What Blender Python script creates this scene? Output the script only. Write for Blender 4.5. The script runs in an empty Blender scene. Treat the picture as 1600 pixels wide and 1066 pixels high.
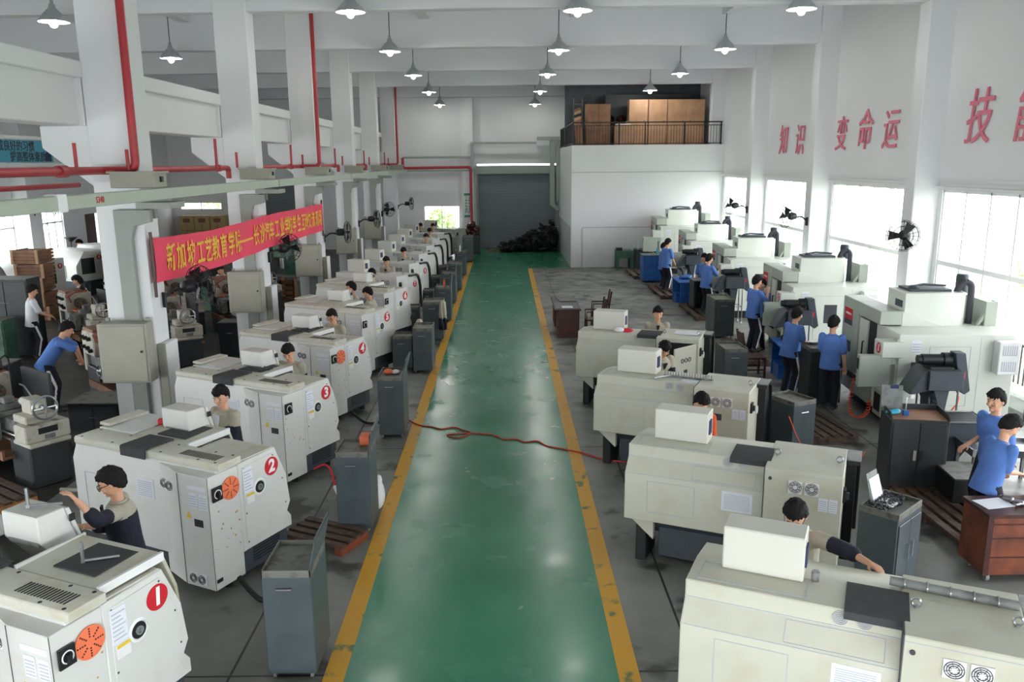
import bpy, bmesh, math, random
from mathutils import Vector, Matrix, noise
S = bpy.context.scene
C = S.collection
PI = math.pi
rnd = random.Random(7)

# ---------------------------------------------------------------- camera, sky, exposure
CAMF, PITCH, YAW, ROLL = 1290.0, math.atan2(280, 1290), math.atan2(10, 1290), math.radians(0.45)
cd = bpy.data.cameras.new('camera'); cam = bpy.data.objects.new('camera', cd); C.objects.link(cam)
cd.sensor_width = 36; cd.lens = CAMF / 1600 * 36; cd.clip_end = 300; cd.clip_start = .05
_f = Vector((math.sin(YAW) * math.cos(PITCH), math.cos(YAW) * math.cos(PITCH), -math.sin(PITCH)))
_r = Vector((math.cos(YAW), -math.sin(YAW), 0)); _u = _r.cross(_f)
_r2 = _r * math.cos(ROLL) - _u * math.sin(ROLL); _u2 = _u * math.cos(ROLL) + _r * math.sin(ROLL)
cam.matrix_world = Matrix.Translation((0, 0, 4.5)) @ Matrix((_r2, _u2, -_f)).transposed().to_4x4()
S.camera = cam
S.view_settings.view_transform = 'Standard'; S.view_settings.look = 'None'
S.view_settings.exposure = 0.06; S.view_settings.gamma = 1.0
S.view_settings.use_curve_mapping = False
W = bpy.data.worlds.new('overcast_sky'); S.world = W; W.use_nodes = True
bg = W.node_tree.nodes['Background']; bg.inputs[0].default_value = (.93, .97, 1, 1); bg.inputs[1].default_value = 9.0
try:
    S.cycles.use_denoising = True; S.cycles.max_bounces = 7; S.cycles.diffuse_bounces = 5; S.cycles.glossy_bounces = 3
    S.cycles.transparent_max_bounces = 10; S.cycles.caustics_reflective = False; S.cycles.caustics_refractive = False
    S.cycles.sample_clamp_indirect = 6
except Exception: pass

def portal(name, center, x, z, normal):
    L = bpy.data.lights.new(name, 'AREA'); L.shape = 'RECTANGLE'; L.size = x; L.size_y = z
    o = bpy.data.objects.new(name, L); C.objects.link(o); o.location = center
    o.rotation_euler = Vector(normal).to_track_quat('-Z', 'Z').to_euler()
    L.cycles.is_portal = True; return o
for k in range(6): portal('window_daylight', (9.55, 3.08 + 6 * k, 2.1), 5.25, 3.5, (-1, 0, 0))
portal('window_daylight', (-17.8, 28.3, 2.2), 4.6, 3.2, (1, 0, 0))
portal('window_daylight', (-17.8, 22.3, 2.2), 4.6, 3.2, (1, 0, 0))
portal('hall_opening', (-4, -3.1, 1.45), 26, 2.6, (0, 1, 0))  # portal for the rear opening that lets in fill light
for y in (3.5, 9.5, 15.5): portal('window_daylight', (-17.8, y, 1.95), 5.0, 2.8, (1, 0, 0))  # portals for the unseen openings added to brighten the side hall

# ---------------------------------------------------------------- materials
def lin(c):
    return tuple(((v / 255) / 12.92 if v / 255 <= .04045 else (((v / 255) + .055) / 1.055) ** 2.4) for v in c)
def mat(name, c, rough=.5, metal=0, var=.06, scale=6., c2=None, t=(.45, .62), emit=0, bump=0, spec=.5):
    m = bpy.data.materials.new(name); m.use_nodes = True; nt = m.node_tree; N = nt.nodes; b = N['Principled BSDF']
    l = lin(c); b.inputs['Roughness'].default_value = rough; b.inputs['Metallic'].default_value = metal
    b.inputs['Specular IOR Level'].default_value = spec
    tc = N.new('ShaderNodeTexCoord'); nz = N.new('ShaderNodeTexNoise'); nz.inputs['Scale'].default_value = scale; nz.inputs['Detail'].default_value = 5
    nt.links.new(tc.outputs['Object'], nz.inputs['Vector'])
    rp = N.new('ShaderNodeValToRGB'); e = rp.color_ramp.elements
    if c2 is None:
        e[0].position, e[1].position = .3, .7
        e[0].color = tuple(v * (1 - var) for v in l) + (1,); e[1].color = tuple(min(1, v * (1 + var)) for v in l) + (1,)
    else:
        e[0].position, e[1].position = t; e[0].color = l + (1,); e[1].color = lin(c2) + (1,)
    nt.links.new(nz.outputs[0], rp.inputs[0]); nt.links.new(rp.outputs[0], b.inputs['Base Color'])
    if bump:
        bp = N.new('ShaderNodeBump'); bp.inputs['Strength'].default_value = bump; bp.inputs['Distance'].default_value = .02
        nt.links.new(nz.outputs[0], bp.inputs['Height']); nt.links.new(bp.outputs[0], b.inputs['Normal'])
    if emit:
        b.inputs['Emission Color'].default_value = l + (1,); b.inputs['Emission Strength'].default_value = emit
    return m
M = {}
def mk(k, *a, **kw): M[k] = mat(k, *a, **kw)
mk('plaster', (226, 227, 228), .8, scale=.6, var=.02)
mk('plaster_grey', (190, 192, 194), .8, scale=.7, var=.03)
mk('ceiling_white', (222, 223, 226), .85, scale=.4, var=.02)
mk('machine_white', (214, 214, 210), .42, scale=3, c2=(206, 203, 192), t=(.55, .75))
mk('machine_beige', (196, 194, 178), .42, scale=3, c2=(186, 182, 162), t=(.5, .75))
mk('machine_top', (200, 197, 184), .45, scale=4, c2=(184, 176, 148), t=(.5, .75))
mk('vmc_white', (212, 216, 206), .4, scale=2, var=.02)
mk('vmc_green', (172, 180, 168), .45, scale=2, var=.03)
mk('base_dark', (58, 66, 74), .5, scale=5, var=.15)
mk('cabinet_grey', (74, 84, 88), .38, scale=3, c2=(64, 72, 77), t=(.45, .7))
mk('cabinet_dark', (46, 52, 54), .45, scale=4, var=.12)
mk('tray_grey', (110, 110, 104), .5, scale=9, c2=(80, 72, 60), t=(.5, .7))
mk('rubber', (62, 63, 65), .8, scale=12, var=.12)
mk('black', (22, 23, 25), .5, var=.1)
mk('black_iron', (30, 33, 36), .45, metal=.3, var=.15)
mk('steel', (170, 172, 175), .28, metal=.9, scale=14, var=.08)
mk('dirty_steel', (118, 112, 102), .42, metal=.6, scale=16, c2=(70, 62, 54), t=(.4, .65))
mk('iron_beige', (196, 192, 178), .45, scale=7, c2=(150, 140, 120), t=(.55, .75))
mk('iron_grey', (128, 132, 130), .5, scale=7, c2=(84, 82, 78), t=(.45, .7))
mk('green_machine', (78, 120, 100), .5, scale=6, c2=(52, 84, 70), t=(.4, .7))
mk('red', (200, 30, 44), .5, var=.04)
mk('pipe_red', (174, 46, 54), .4, var=.1, scale=3)
mk('banner_red', (236, 66, 96), .65, var=.05, scale=2)
mk('gold', (238, 184, 60), .6, var=.05)
mk('pink_red', (222, 120, 140), .6, var=.05)
mk('orange', (240, 122, 82), .6, var=.03)
mk('white_paint', (240, 240, 240), .5, var=.01)
mk('paper', (226, 228, 236), .7, var=.02)
mk('ink', (60, 62, 70), .7, var=.05)
mk('grey_print', (182, 186, 196), .7, var=.05)
mk('yellow', (232, 196, 40), .5, var=.03)
mk('blue', (34, 98, 176), .45, scale=4, c2=(28, 80, 150), t=(.45, .7))
mk('sign_blue', (74, 158, 184), .5, var=.03)
mk('navy', (32, 44, 86), .6, var=.05)
mk('sign_green', (34, 132, 92), .5, var=.03)
mk('wood_pallet', (92, 70, 56), .7, scale=9, c2=(58, 46, 40), t=(.4, .65), bump=.2)
mk('wood_end', (178, 120, 66), .7, scale=9, var=.15)
mk('wood_red', (128, 66, 42), .5, scale=5, c2=(84, 42, 28), t=(.4, .7))
mk('wood_dark', (74, 36, 28), .4, scale=6, c2=(46, 26, 22), t=(.4, .7))
mk('wood_tan', (190, 148, 112), .5, scale=2, c2=(168, 126, 94), t=(.4, .7))
mk('wood_brown', (142, 100, 72), .6, scale=4, c2=(116, 80, 60), t=(.4, .7))
mk('carton', (196, 170, 122), .8, var=.06)
mk('shutter_grey', (122, 130, 134), .5, metal=.2, var=.04)
mk('busway', (178, 188, 172), .5, var=.05, scale=4)
mk('box_khaki', (160, 158, 144), .55, var=.05, scale=4)
mk('trunk_grey', (148, 152, 144), .55, var=.06)
mk('duct_green', (150, 162, 150), .5, var=.05)
mk('lamp_metal', (186, 192, 194), .4, metal=.3, var=.06)
mk('cord', (176, 62, 44), .5, var=.1)
mk('cord_orange', (236, 84, 50), .45, var=.05)
mk('skin', (216, 164, 134), .55, var=.04, scale=12)
mk('hair', (20, 18, 19), .75, var=.35, scale=40, bump=.8, spec=.25)
mk('pendant_ivory', (208, 206, 196), .45, scale=3, var=.02)
mk('shirt_blue', (88, 126, 198), .85, var=.1, scale=7, bump=.6)
mk('trouser_navy', (30, 32, 48), .85, var=.15, scale=7, bump=.5)
mk('jacket_beige', (184, 177, 160), .85, var=.08, scale=7, bump=.6)
mk('shirt_white', (224, 226, 230), .85, var=.04, scale=9)
mk('shirt_plaid', (200, 190, 190), .85, scale=22, c2=(130, 110, 116), t=(.5, .58))
mk('shirt_red', (226, 92, 50), .85, var=.06)
mk('shoe', (60, 58, 58), .6, var=.2)
mk('chips', (92, 94, 98), .5, metal=.3, scale=40, c2=(52, 53, 56), t=(.4, .6))
mk('rust', (196, 156, 112), .8, scale=30, var=.25)
mk('leaf', (176, 196, 140), .7, scale=3, c2=(140, 170, 104), t=(.4, .65))
mk('bark', (96, 84, 68), .8, var=.2)
mk('outside_ground', (150, 156, 140), .9, var=.1, scale=.5)
mk('bulb', (255, 255, 250), .3, emit=190, var=0)
mk('glow_screen', (90, 120, 180), .3, emit=.6, var=0)
mk('plastic_blue', (70, 190, 222), .3, var=.05)
mk('plastic_white', (232, 232, 232), .4, var=.03)
mk('straw', (150, 128, 92), .9, var=.2, scale=20)

def node_mat(name, rough):
    m = bpy.data.materials.new(name); m.use_nodes = True; nt = m.node_tree; b = nt.nodes['Principled BSDF']
    b.inputs['Roughness'].default_value = rough; M[name] = m; return m, nt, nt.nodes, nt.links, b
def _noise(N, L, tc, sc, det=6, mapscale=None):
    n = N.new('ShaderNodeTexNoise'); n.inputs['Scale'].default_value = sc; n.inputs['Detail'].default_value = det
    if mapscale:
        mp = N.new('ShaderNodeMapping'); mp.inputs['Scale'].default_value = mapscale; L.new(tc.outputs['Object'], mp.inputs[0]); L.new(mp.outputs[0], n.inputs['Vector'])
    else: L.new(tc.outputs['Object'], n.inputs['Vector'])
    return n
def _ramp(N, L, src, p0, p1, c0, c1):
    r = N.new('ShaderNodeValToRGB'); e = r.color_ramp.elements; e[0].position = p0; e[1].position = p1; e[0].color = c0; e[1].color = c1
    L.new(src, r.inputs[0]); return r
def _mix(N, L, fac, a, b):
    m = N.new('ShaderNodeMix'); m.data_type = 'RGBA'; L.new(fac, m.inputs[0])
    for s, i in ((a, 6), (b, 7)):
        if isinstance(s, tuple): m.inputs[i].default_value = s
        else: L.new(s, m.inputs[i])
    return m.outputs[2]
# bare concrete with oil stains and saw-cut joints
m, nt, N, L, b = node_mat('concrete', .5)
tc = N.new('ShaderNodeTexCoord')
r1 = _ramp(N, L, _noise(N, L, tc, .7).outputs[0], .35, .65, lin((104, 104, 100)) + (1,), lin((134, 134, 128)) + (1,))
st = _ramp(N, L, _noise(N, L, tc, 1.3, 9).outputs[0], .56, .63, (0, 0, 0, 1), (1, 1, 1, 1))
col = _mix(N, L, st.outputs[0], r1.outputs[0], lin((66, 64, 60)) + (1,))
sx = N.new('ShaderNodeSeparateXYZ'); L.new(tc.outputs['Object'], sx.inputs[0])
def joint(out, off, per, w):
    a = N.new('ShaderNodeMath'); a.operation = 'SUBTRACT'; L.new(out, a.inputs[0]); a.inputs[1].default_value = off - per * 20
    d = N.new('ShaderNodeMath'); d.operation = 'MODULO'; L.new(a.outputs[0], d.inputs[0]); d.inputs[1].default_value = per
    c = N.new('ShaderNodeMath'); c.operation = 'LESS_THAN'; L.new(d.outputs[0], c.inputs[0]); c.inputs[1].default_value = w; return c.outputs[0]
mx = N.new('ShaderNodeMath'); mx.operation = 'MAXIMUM'; L.new(joint(sx.outputs[1], 6.62, 6.0, .025), mx.inputs[0]); L.new(joint(sx.outputs[0], 1.68, 4.2, .025), mx.inputs[1])
col = _mix(N, L, mx.outputs[0], col, lin((38, 38, 38)) + (1,)); L.new(col, b.inputs['Base Color'])
rr = _ramp(N, L, _noise(N, L, tc, 2.2).outputs[0], .3, .7, (.28,) * 3 + (1,), (.6,) * 3 + (1,)); L.new(rr.outputs[0], b.inputs['Roughness'])
# green epoxy walkway with worn, scuffed patches
m, nt, N, L, b = node_mat('green_epoxy', .25)
tc = N.new('ShaderNodeTexCoord')
r1 = _ramp(N, L, _noise(N, L, tc, .5).outputs[0], .35, .65, lin((36, 118, 86)) + (1,), lin((52, 132, 100)) + (1,))
st = _ramp(N, L, _noise(N, L, tc, 1.2, 5, (1, .3, 1)).outputs[0], .5, .8, (0, 0, 0, 1), (.22, .22, .22, 1))
L.new(_mix(N, L, st.outputs[0], r1.outputs[0], lin((118, 158, 128)) + (1,)), b.inputs['Base Color'])
rr = _ramp(N, L, _noise(N, L, tc, 1.4, 3).outputs[0], .3, .7, (.17,) * 3 + (1,), (.3,) * 3 + (1,)); L.new(rr.outputs[0], b.inputs['Roughness'])
bp = N.new('ShaderNodeBump'); bp.inputs['Strength'].default_value = .04; bp.inputs['Distance'].default_value = .02; L.new(_noise(N, L, tc, 2.5).outputs[0], bp.inputs['Height']); L.new(bp.outputs[0], b.inputs['Normal'])
# worn yellow line
m, nt, N, L, b = node_mat('yellow_line', .5)
tc = N.new('ShaderNodeTexCoord')
st = _ramp(N, L, _noise(N, L, tc, 3.2, 11).outputs[0], .6, .66, (0, 0, 0, 1), (1, 1, 1, 1))
L.new(_mix(N, L, st.outputs[0], lin((206, 152, 40)) + (1,), lin((96, 112, 70)) + (1,)), b.inputs['Base Color'])
mk('oily_concrete', (74, 72, 66), .45, scale=1.2, c2=(50, 48, 45), t=(.4, .6))  # darker concrete colour for the side hall floor
# clear glass: mostly see-through, a little gloss
m, nt, N, L, b = node_mat('glass', .05)
tr = N.new('ShaderNodeBsdfTransparent'); gl = N.new('ShaderNodeBsdfGlossy'); gl.inputs['Roughness'].default_value = .05; ms = N.new('ShaderNodeMixShader'); ms.inputs[0].default_value = .06
L.new(tr.outputs[0], ms.inputs[1]); L.new(gl.outputs[0], ms.inputs[2]); L.new(ms.outputs[0], N['Material Output'].inputs[0])
# corrugated shutter: horizontal ribs
m, nt, N, L, b = node_mat('shutter', .5)
tc = N.new('ShaderNodeTexCoord'); wv = N.new('ShaderNodeTexWave'); wv.bands_direction = 'Z'; wv.inputs['Scale'].default_value = 4.5; wv.inputs['Distortion'].default_value = 0
L.new(tc.outputs['Object'], wv.inputs['Vector']); r1 = _ramp(N, L, wv.outputs[0], .1, .6, lin((100, 108, 112)) + (1,), lin((128, 136, 140)) + (1,)); L.new(r1.outputs[0], b.inputs['Base Color'])
bp = N.new('ShaderNodeBump'); bp.inputs['Strength'].default_value = .5; bp.inputs['Distance'].default_value = .03; L.new(wv.outputs[0], bp.inputs['Height']); L.new(bp.outputs[0], b.inputs['Normal'])

# ---------------------------------------------------------------- mesh helpers
class MB:
    def __init__(s): s.bm = bmesh.new(); s.mi = 0
    def face(s, vs):
        try: f = s.bm.faces.new(vs); f.material_index = s.mi; return f
        except ValueError: return None
    def quad(s, *p): s.face([s.bm.verts.new(q) for q in p]); return s
    def box(s, x0, y0, z0, x1, y1, z1):
        x0, x1 = min(x0, x1), max(x0, x1); y0, y1 = min(y0, y1), max(y0, y1); z0, z1 = min(z0, z1), max(z0, z1)
        return s.prism([(x0, y0), (x1, y0), (x1, y1), (x0, y1)], 'z', z0, z1)
    def prism(s, pts, ax, a, b):
        f = {'x': lambda p, t: (t, p[0], p[1]), 'y': lambda p, t: (p[0], t, p[1]), 'z': lambda p, t: (p[0], p[1], t)}[ax]
        A = [s.bm.verts.new(f(p, a)) for p in pts]; B = [s.bm.verts.new(f(p, b)) for p in pts]; n = len(pts)
        s.face(A[::-1]); s.face(B)
        for i in range(n): s.face([A[i], A[(i + 1) % n], B[(i + 1) % n], B[i]])
        return s
    def ring(s, c, ax, bx, n):
        return [s.bm.verts.new(Vector(c) + ax * math.cos(2 * PI * i / n) + bx * math.sin(2 * PI * i / n)) for i in range(n)]
    def skin(s, rings, caps=(True, True)):
        for A, B in zip(rings, rings[1:]):
            n = len(A)
            for i in range(n): s.face([A[i], A[(i + 1) % n], B[(i + 1) % n], B[i]])
        if caps[0]: s.face(rings[0][::-1])
        if caps[1]: s.face(rings[-1])
        return s
    def cyl(s, p0, p1, r0, r1=None, n=12, caps=True):
        p0, p1 = Vector(p0), Vector(p1); r1 = r0 if r1 is None else r1; d = (p1 - p0).normalized()
        a = d.orthogonal().normalized(); b = d.cross(a)
        return s.skin([s.ring(p0, a * r0, b * r0, n), s.ring(p1, a * r1, b * r1, n)], (caps, caps))
    def tube(s, pts, r, n=8, closed=False):
        pts = [Vector(p) for p in pts]; rings = []; a = None; m = len(pts)
        for i, p in enumerate(pts):
            if closed: d = (pts[(i + 1) % m] - pts[i - 1]).normalized()
            else: d = (pts[min(i + 1, m - 1)] - pts[max(i - 1, 0)]).normalized()
            a = d.orthogonal().normalized() if a is None else (a - d * a.dot(d)).normalized()
            b = d.cross(a); rings.append(s.ring(p, a * r, b * r, n))
        if closed: rings.append(rings[0]); return s.skin(rings, (False, False))
        return s.skin(rings)
    def circle(s, c, nrm, R, r, n=20, k=6):
        nrm = Vector(nrm).normalized(); a = nrm.orthogonal().normalized(); b = nrm.cross(a); c = Vector(c)
        return s.tube([c + a * R * math.cos(2 * PI * i / n) + b * R * math.sin(2 * PI * i / n) for i in range(n)], r, k, True)
    def rev(s, prof, c=(0, 0, 0), n=20, axis='z'):
        ax = {'z': (Vector((1, 0, 0)), Vector((0, 1, 0)), Vector((0, 0, 1))), 'x': (Vector((0, 1, 0)), Vector((0, 0, 1)), Vector((1, 0, 0))), 'y': (Vector((0, 0, 1)), Vector((1, 0, 0)), Vector((0, 1, 0)))}[axis]
        rs = [s.ring(Vector(c) + ax[2] * z, ax[0] * max(r, 1e-4), ax[1] * max(r, 1e-4), n) for r, z in prof]
        return s.skin(rs)
    def ball(s, c, r, n=12, m=8):
        r = (r, r, r) if not isinstance(r, tuple) else r; c = Vector(c)
        rs = []
        for j in range(m + 1):
            t = -PI / 2 + PI * j / m; k = max(math.cos(t), .02)
            rs.append(s.ring(c + Vector((0, 0, math.sin(t) * r[2])), Vector((r[0] * k, 0, 0)), Vector((0, r[1] * k, 0)), n))
        return s.skin(rs)
    def cap(s, p0, p1, r0, r1, n=10):
        """rounded cone between two points"""
        p0, p1 = Vector(p0), Vector(p1); d = (p1 - p0); L_ = d.length
        d = d.normalized() if L_ > 1e-6 else Vector((0, 0, 1)); a = d.orthogonal().normalized(); b = d.cross(a); rs = []
        for t in (-85, -60, -30, 0): q = math.radians(t); rs.append(s.ring(p0 + d * r0 * math.sin(q), a * r0 * math.cos(q), b * r0 * math.cos(q), n))
        for t in (0, 30, 60, 85): q = math.radians(t); rs.append(s.ring(p1 + d * r1 * math.sin(q), a * r1 * math.cos(q), b * r1 * math.cos(q), n))
        return s.skin(rs)
    def disc(s, c, nrm, r, t=.004, n=24):
        c = Vector(c); nrm = Vector(nrm).normalized(); return s.cyl(c, c + nrm * t, r, r, n)
    def xf(s, mtx, start=0):
        s.bm.verts.ensure_lookup_table()
        for v in list(s.bm.verts)[start:]: v.co = mtx @ v.co
        return s
    def nv(s): return len(s.bm.verts)
    def mesh(s, name, bev=0):
        bmesh.ops.recalc_face_normals(s.bm, faces=s.bm.faces)
        if bev:
            es = [e for e in s.bm.edges if len(e.link_faces) == 2 and e.calc_face_angle(0) > .6]
            bmesh.ops.bevel(s.bm, geom=es, offset=bev, segments=1, affect='EDGES', clamp_overlap=True)
        me = bpy.data.meshes.new(name); s.bm.to_mesh(me); s.bm.free(); return me
    def build(s, name, mats, parent=None, bev=0, smooth=35, **tagkw):
        me = s.mesh(name, bev)
        for k in (mats if isinstance(mats, (list, tuple)) else [mats]): me.materials.append(M[k])
        if smooth:
            me.polygons.foreach_set('use_smooth', [True] * len(me.polygons))
            me.set_sharp_from_angle(angle=math.radians(smooth))
        return link(name, me, parent, **tagkw)
def link(name, data, parent=None, label=None, cat=None, group=None, kind=None, loc=None, rz=None):
    o = bpy.data.objects.new(name, data); C.objects.link(o)
    if parent is not None: o.parent = parent
    if loc is not None: o.location = loc
    if rz is not None: o.rotation_euler[2] = rz
    if label: o['label'] = label
    if cat: o['category'] = cat
    if group: o['group'] = group
    if kind: o['kind'] = kind
    return o
def thing(name, label, cat, loc=(0, 0, 0), rz=0, group=None, kind=None):
    return link(name, None, None, label, cat, group, kind, loc, rz)
def dup(src, parent=None, label=None, loc=None, rz=None, group=None, skip=()):
    c = src.copy(); C.objects.link(c)
    if parent is not None: c.parent = parent
    if label: c['label'] = label
    if group: c['group'] = group
    if loc is not None: c.location = loc
    if rz is not None: c.rotation_euler[2] = rz
    for ch in list(src.children):
        if ch.name.split('.')[0] not in skip: dup(ch, c)
    return c
def text(s, size, m, name, parent=None, mtx=None, ext=.004, off=0., shear=0., sx=1., sy=1., space=1., **kw):
    cu = bpy.data.curves.new(name, 'FONT'); cu.body = s; cu.size = size; cu.extrude = ext; cu.offset = off; cu.shear = shear; cu.space_character = space
    cu.align_x = 'CENTER'; cu.align_y = 'CENTER'; cu.resolution_u = 2
    t = bpy.data.objects.new(name, cu); C.objects.link(t); bpy.context.view_layer.update()
    dg = bpy.context.evaluated_depsgraph_get(); me = bpy.data.meshes.new_from_object(t.evaluated_get(dg)); bpy.data.objects.remove(t); bpy.data.curves.remove(cu)
    me.name = name; me.materials.clear(); me.materials.append(M[m])
    me.transform(Matrix.Diagonal((sx, sy, 1, 1)))
    if mtx is not None: me.transform(mtx)
    return link(name, me, parent, **kw)
def frame(o, x, y):   # matrix with text x-axis, y-axis
    x, y = Vector(x).normalized(), Vector(y).normalized(); z = x.cross(y)
    return Matrix.Translation(o) @ Matrix((x, y, z)).transposed().to_4x4()
# ---------------------------------------------------------------- the hall
def struct(name, mb, m, bev=0, **kw): return mb.build(name, m, None, bev, kind='structure', **kw)
def wall_x(x0, x1, y0, y1, z0, z1, holes):      # wall in a plane X = const with rectangular openings (y0,y1,z0,z1)
    mb = MB(); ys = sorted({y0, y1, *[h[0] for h in holes], *[h[1] for h in holes]})
    for a, b in zip(ys, ys[1:]):
        hs = sorted([h for h in holes if h[0] <= a and h[1] >= b], key=lambda h: h[2]); z = z0
        for h in hs:
            if h[2] > z: mb.box(x0, a, z, x1, b, h[2])
            z = h[3]
        if z < z1: mb.box(x0, a, z, x1, b, z1)
    return mb
def wall_y(y0, y1, x0, x1, z0, z1, holes):
    mb = MB(); xs = sorted({x0, x1, *[h[0] for h in holes], *[h[1] for h in holes]})
    for a, b in zip(xs, xs[1:]):
        hs = sorted([h for h in holes if h[0] <= a and h[1] >= b], key=lambda h: h[2]); z = z0
        for h in hs:
            if h[2] > z: mb.box(a, y0, z, b, y1, h[2])
            z = h[3]
        if z < z1: mb.box(a, y0, z, b, y1, z1)
    return mb
struct('floor', MB().box(-17.7, -3, -.2, 9.6, 44.4, 0), 'concrete')
struct('floor', MB().prism([(-1.5, -3), (1.07, -3), (1.07, 35.6), (2.86, 35.6), (2.86, 44.2), (-1.5, 44.2)], 'z', 0, .004), 'green_epoxy', label='green painted walkway floor')
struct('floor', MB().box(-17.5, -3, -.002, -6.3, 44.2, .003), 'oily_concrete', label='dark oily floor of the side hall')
struct('trim_1', MB().box(-1.66, -3, .001, -1.47, 39.9, .006), 'yellow_line', label='yellow floor line along left edge of green walkway')
struct('trim_2', MB().box(.98, -3, .001, 1.17, 35.5, .006), 'yellow_line', label='yellow floor line along right edge of green walkway')
struct('ceiling', MB().box(-17.7, -3, 9.2, 9.6, 44.4, 9.4), 'ceiling_white')
COLY = [.7, 6.7, 12.7, 18.7, 24.7, 30.7, 36.7, 42.7]
for y in COLY:
    if y > 9: struct('beam', MB().prism([(-17.5, y + .55), (9.3, y - .75), (9.3, y - .43), (-17.5, y + .87)], 'z', 7.66, 9.2), 'ceiling_white', .02)
for x in (-12, -9, -2.2, 2.0, 6.2): struct('beam', MB().box(x - .15, 6, 8.42, x + .15, 44, 9.2), 'ceiling_white', label='secondary ceiling beam running the length of the hall')
# right wall: windows between columns, blank wall above
bays = [(.4, 5.7), (6.45, 11.7), (12.45, 17.7), (18.45, 23.7), (24.45, 29.7), (30.45, 35.4)]
struct('wall_right', wall_x(9.3, 9.5, -3, 44.4, 0, 9.2, [(a, b, .35, 3.86) for a, b in bays]), 'plaster', .0)
for y in (0, 6, 12, 18, 24, 30, 36): struct('column', MB().box(8.76, y - .15, 0, 9.32, y + .32, 9.2), 'plaster', .015, label='white column against the window wall')
struct('trim_3', MB().box(9.27, -3, 4.02, 9.31, 35.6, 4.09).box(9.2, -3, 3.86, 9.32, 35.6, 3.93), 'plaster', label='ledge line above the windows')
for i, (a, b) in enumerate(bays):
    f = MB(); n = 6
    for k in range(n + 1):
        y = a + (b - a) * k / n; w = .035 if k in (0, n) else .02
        f.box(9.33, max(a, y - w), .35, 9.42, min(b, y + w), 3.86)
    f.box(9.32, a, 2.27, 9.43, b, 2.37); f.box(9.33, a, .35, 9.42, b, .42); f.box(9.33, a, 3.8, 9.42, b, 3.86)
    o = struct('window_%d' % (i + 1), f, 'white_paint')
    MB().box(9.37, a, .4, 9.38, b, 3.83).build('pane', 'glass', o)
    MB().box(9.16, a - .05, .3, 9.5, b + .05, .36).build('sill', 'plaster', o)
# mezzanine store in the far right corner
struct('wall_front', wall_y(35.68, 35.88, 2.86, 9.3, 0, 5.16, []), 'plaster', label='white wall below the mezzanine store')
struct('wall_side', wall_x(2.86, 3.06, 35.88, 44.2, 0, 5.16, []), 'plaster')
struct('trim_4', MB().box(2.845, 35.9, 0, 2.87, 44.1, 1.72), 'plaster_grey', label='grey dado on the wall beside the roller door')
struct('trim_5', MB().box(2.85, 35.655, 4.02, 9.3, 35.69, 4.06).box(3.3, 35.655, 0, 3.36, 35.69, 1.72).box(3.36, 35.662, 1.7, 9.3, 35.69, 1.74), 'plaster_grey', label='thin ledge lines on the mezzanine wall')
struct('floor', MB().box(3.06, 35.88, 4.98, 9.3, 44.2, 5.12), 'plaster_grey', label='mezzanine floor slab')
struct('wall_back', wall_y(44.2, 44.4, -17.7, 9.6, 0, 9.2, [(-1.42, 2.74, 0, 3.92), (-1.42, 2.74, 4.32, 4.4), (-4.26, -2.36, .92, 2.27), (-17.1, -14.9, 2.15, 2.55), (-12.9, -10.7, 0, 3.6)]), 'plaster')
struct('wall_rear', wall_y(-3.2, -3.0, -17.7, 9.6, 0, 9.2, [(-17, 9, 0.2, 2.7)]), 'plaster')  # unseen wall added to limit light from behind; opening sized for fill
struct('wall_left', wall_x(-17.7, -17.5, -3, 44.4, 0, 9.2, [(1, 6, .6, 3.3), (7, 12, .6, 3.3), (13, 18, .6, 3.3), (19.5, 24.1, .6, 3.3), (26.2, 29.9, .6, 3.3), (31.6, 33.2, .6, 3.3), (34.9, 36.1, 0, 2.5)]), 'plaster')  # three nearest openings are unseen, added to brighten the side hall
for k, (a, b) in enumerate(((19.5, 24.1), (26.2, 29.9), (31.6, 33.2))):
    f = MB().box(-17.66, a, 2.3, -17.56, b, 2.36)
    for q in range(4): yy = a + (b - a) * q / 3; f.box(-17.66, max(a, yy - .03), .6, -17.56, min(b, yy + .03), 3.3)
    o = struct('window_%d' % (8 + k), f, 'white_paint'); MB().box(-17.62, a, .6, -17.61, b, 3.3).build('pane', 'glass', o)
for y in (18.7, 24.7, 30.2, 36.7): struct('column', MB().box(-17.5, y - .3, 0, -16.95, y + .5, 9.2), 'plaster', label='white column against the far wall of the side hall')
d = struct('door_1', MB().box(-17.62, 34.9, 0, -17.5, 35.75, 2.5), 'wood_dark', label='dark red door in the far wall of the side hall')
MB().ball((-17.46, 35.6, 1.1), .04).build('door_handle', 'steel', d)
d = struct('door_2', MB().box(-1.46, 44.24, 0, 2.78, 44.3, 3.92), 'shutter', label='large grey roller shutter door at the end of the walkway')
MB().box(-1.5, 43.95, 3.9, 2.82, 44.2, 4.3).build('shutter_box', 'duct_green', d)
MB().box(-1.46, 44.05, 0, -1.36, 44.2, 3.9).box(2.68, 44.05, 0, 2.78, 44.2, 3.9).build('guide_rail', 'trunk_grey', d)
d = struct('door_3', MB().box(-12.9, 44.24, 0, -10.7, 44.3, 3.6), 'shutter', label='grey roller shutter door at the end of the side hall')
for nm, a, b, z0, z1 in (('window_11', -4.26, -2.36, .92, 2.27), ('window_12', -17.1, -14.9, 2.15, 2.55)):
    f = MB().box(a, 44.24, z0, a + .05, 44.34, z1).box(b - .05, 44.24, z0, b, 44.34, z1).box(a, 44.24, z0, b, 44.34, z0 + .05).box(a, 44.24, z1 - .05, b, 44.34, z1).box((a + b) / 2 - .025, 44.24, z0, (a + b) / 2 + .025, 44.34, z1)
    o = struct(nm, f, 'white_paint'); MB().box(a, 44.28, z0, b, 44.29, z1).build('pane', 'glass', o)
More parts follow.
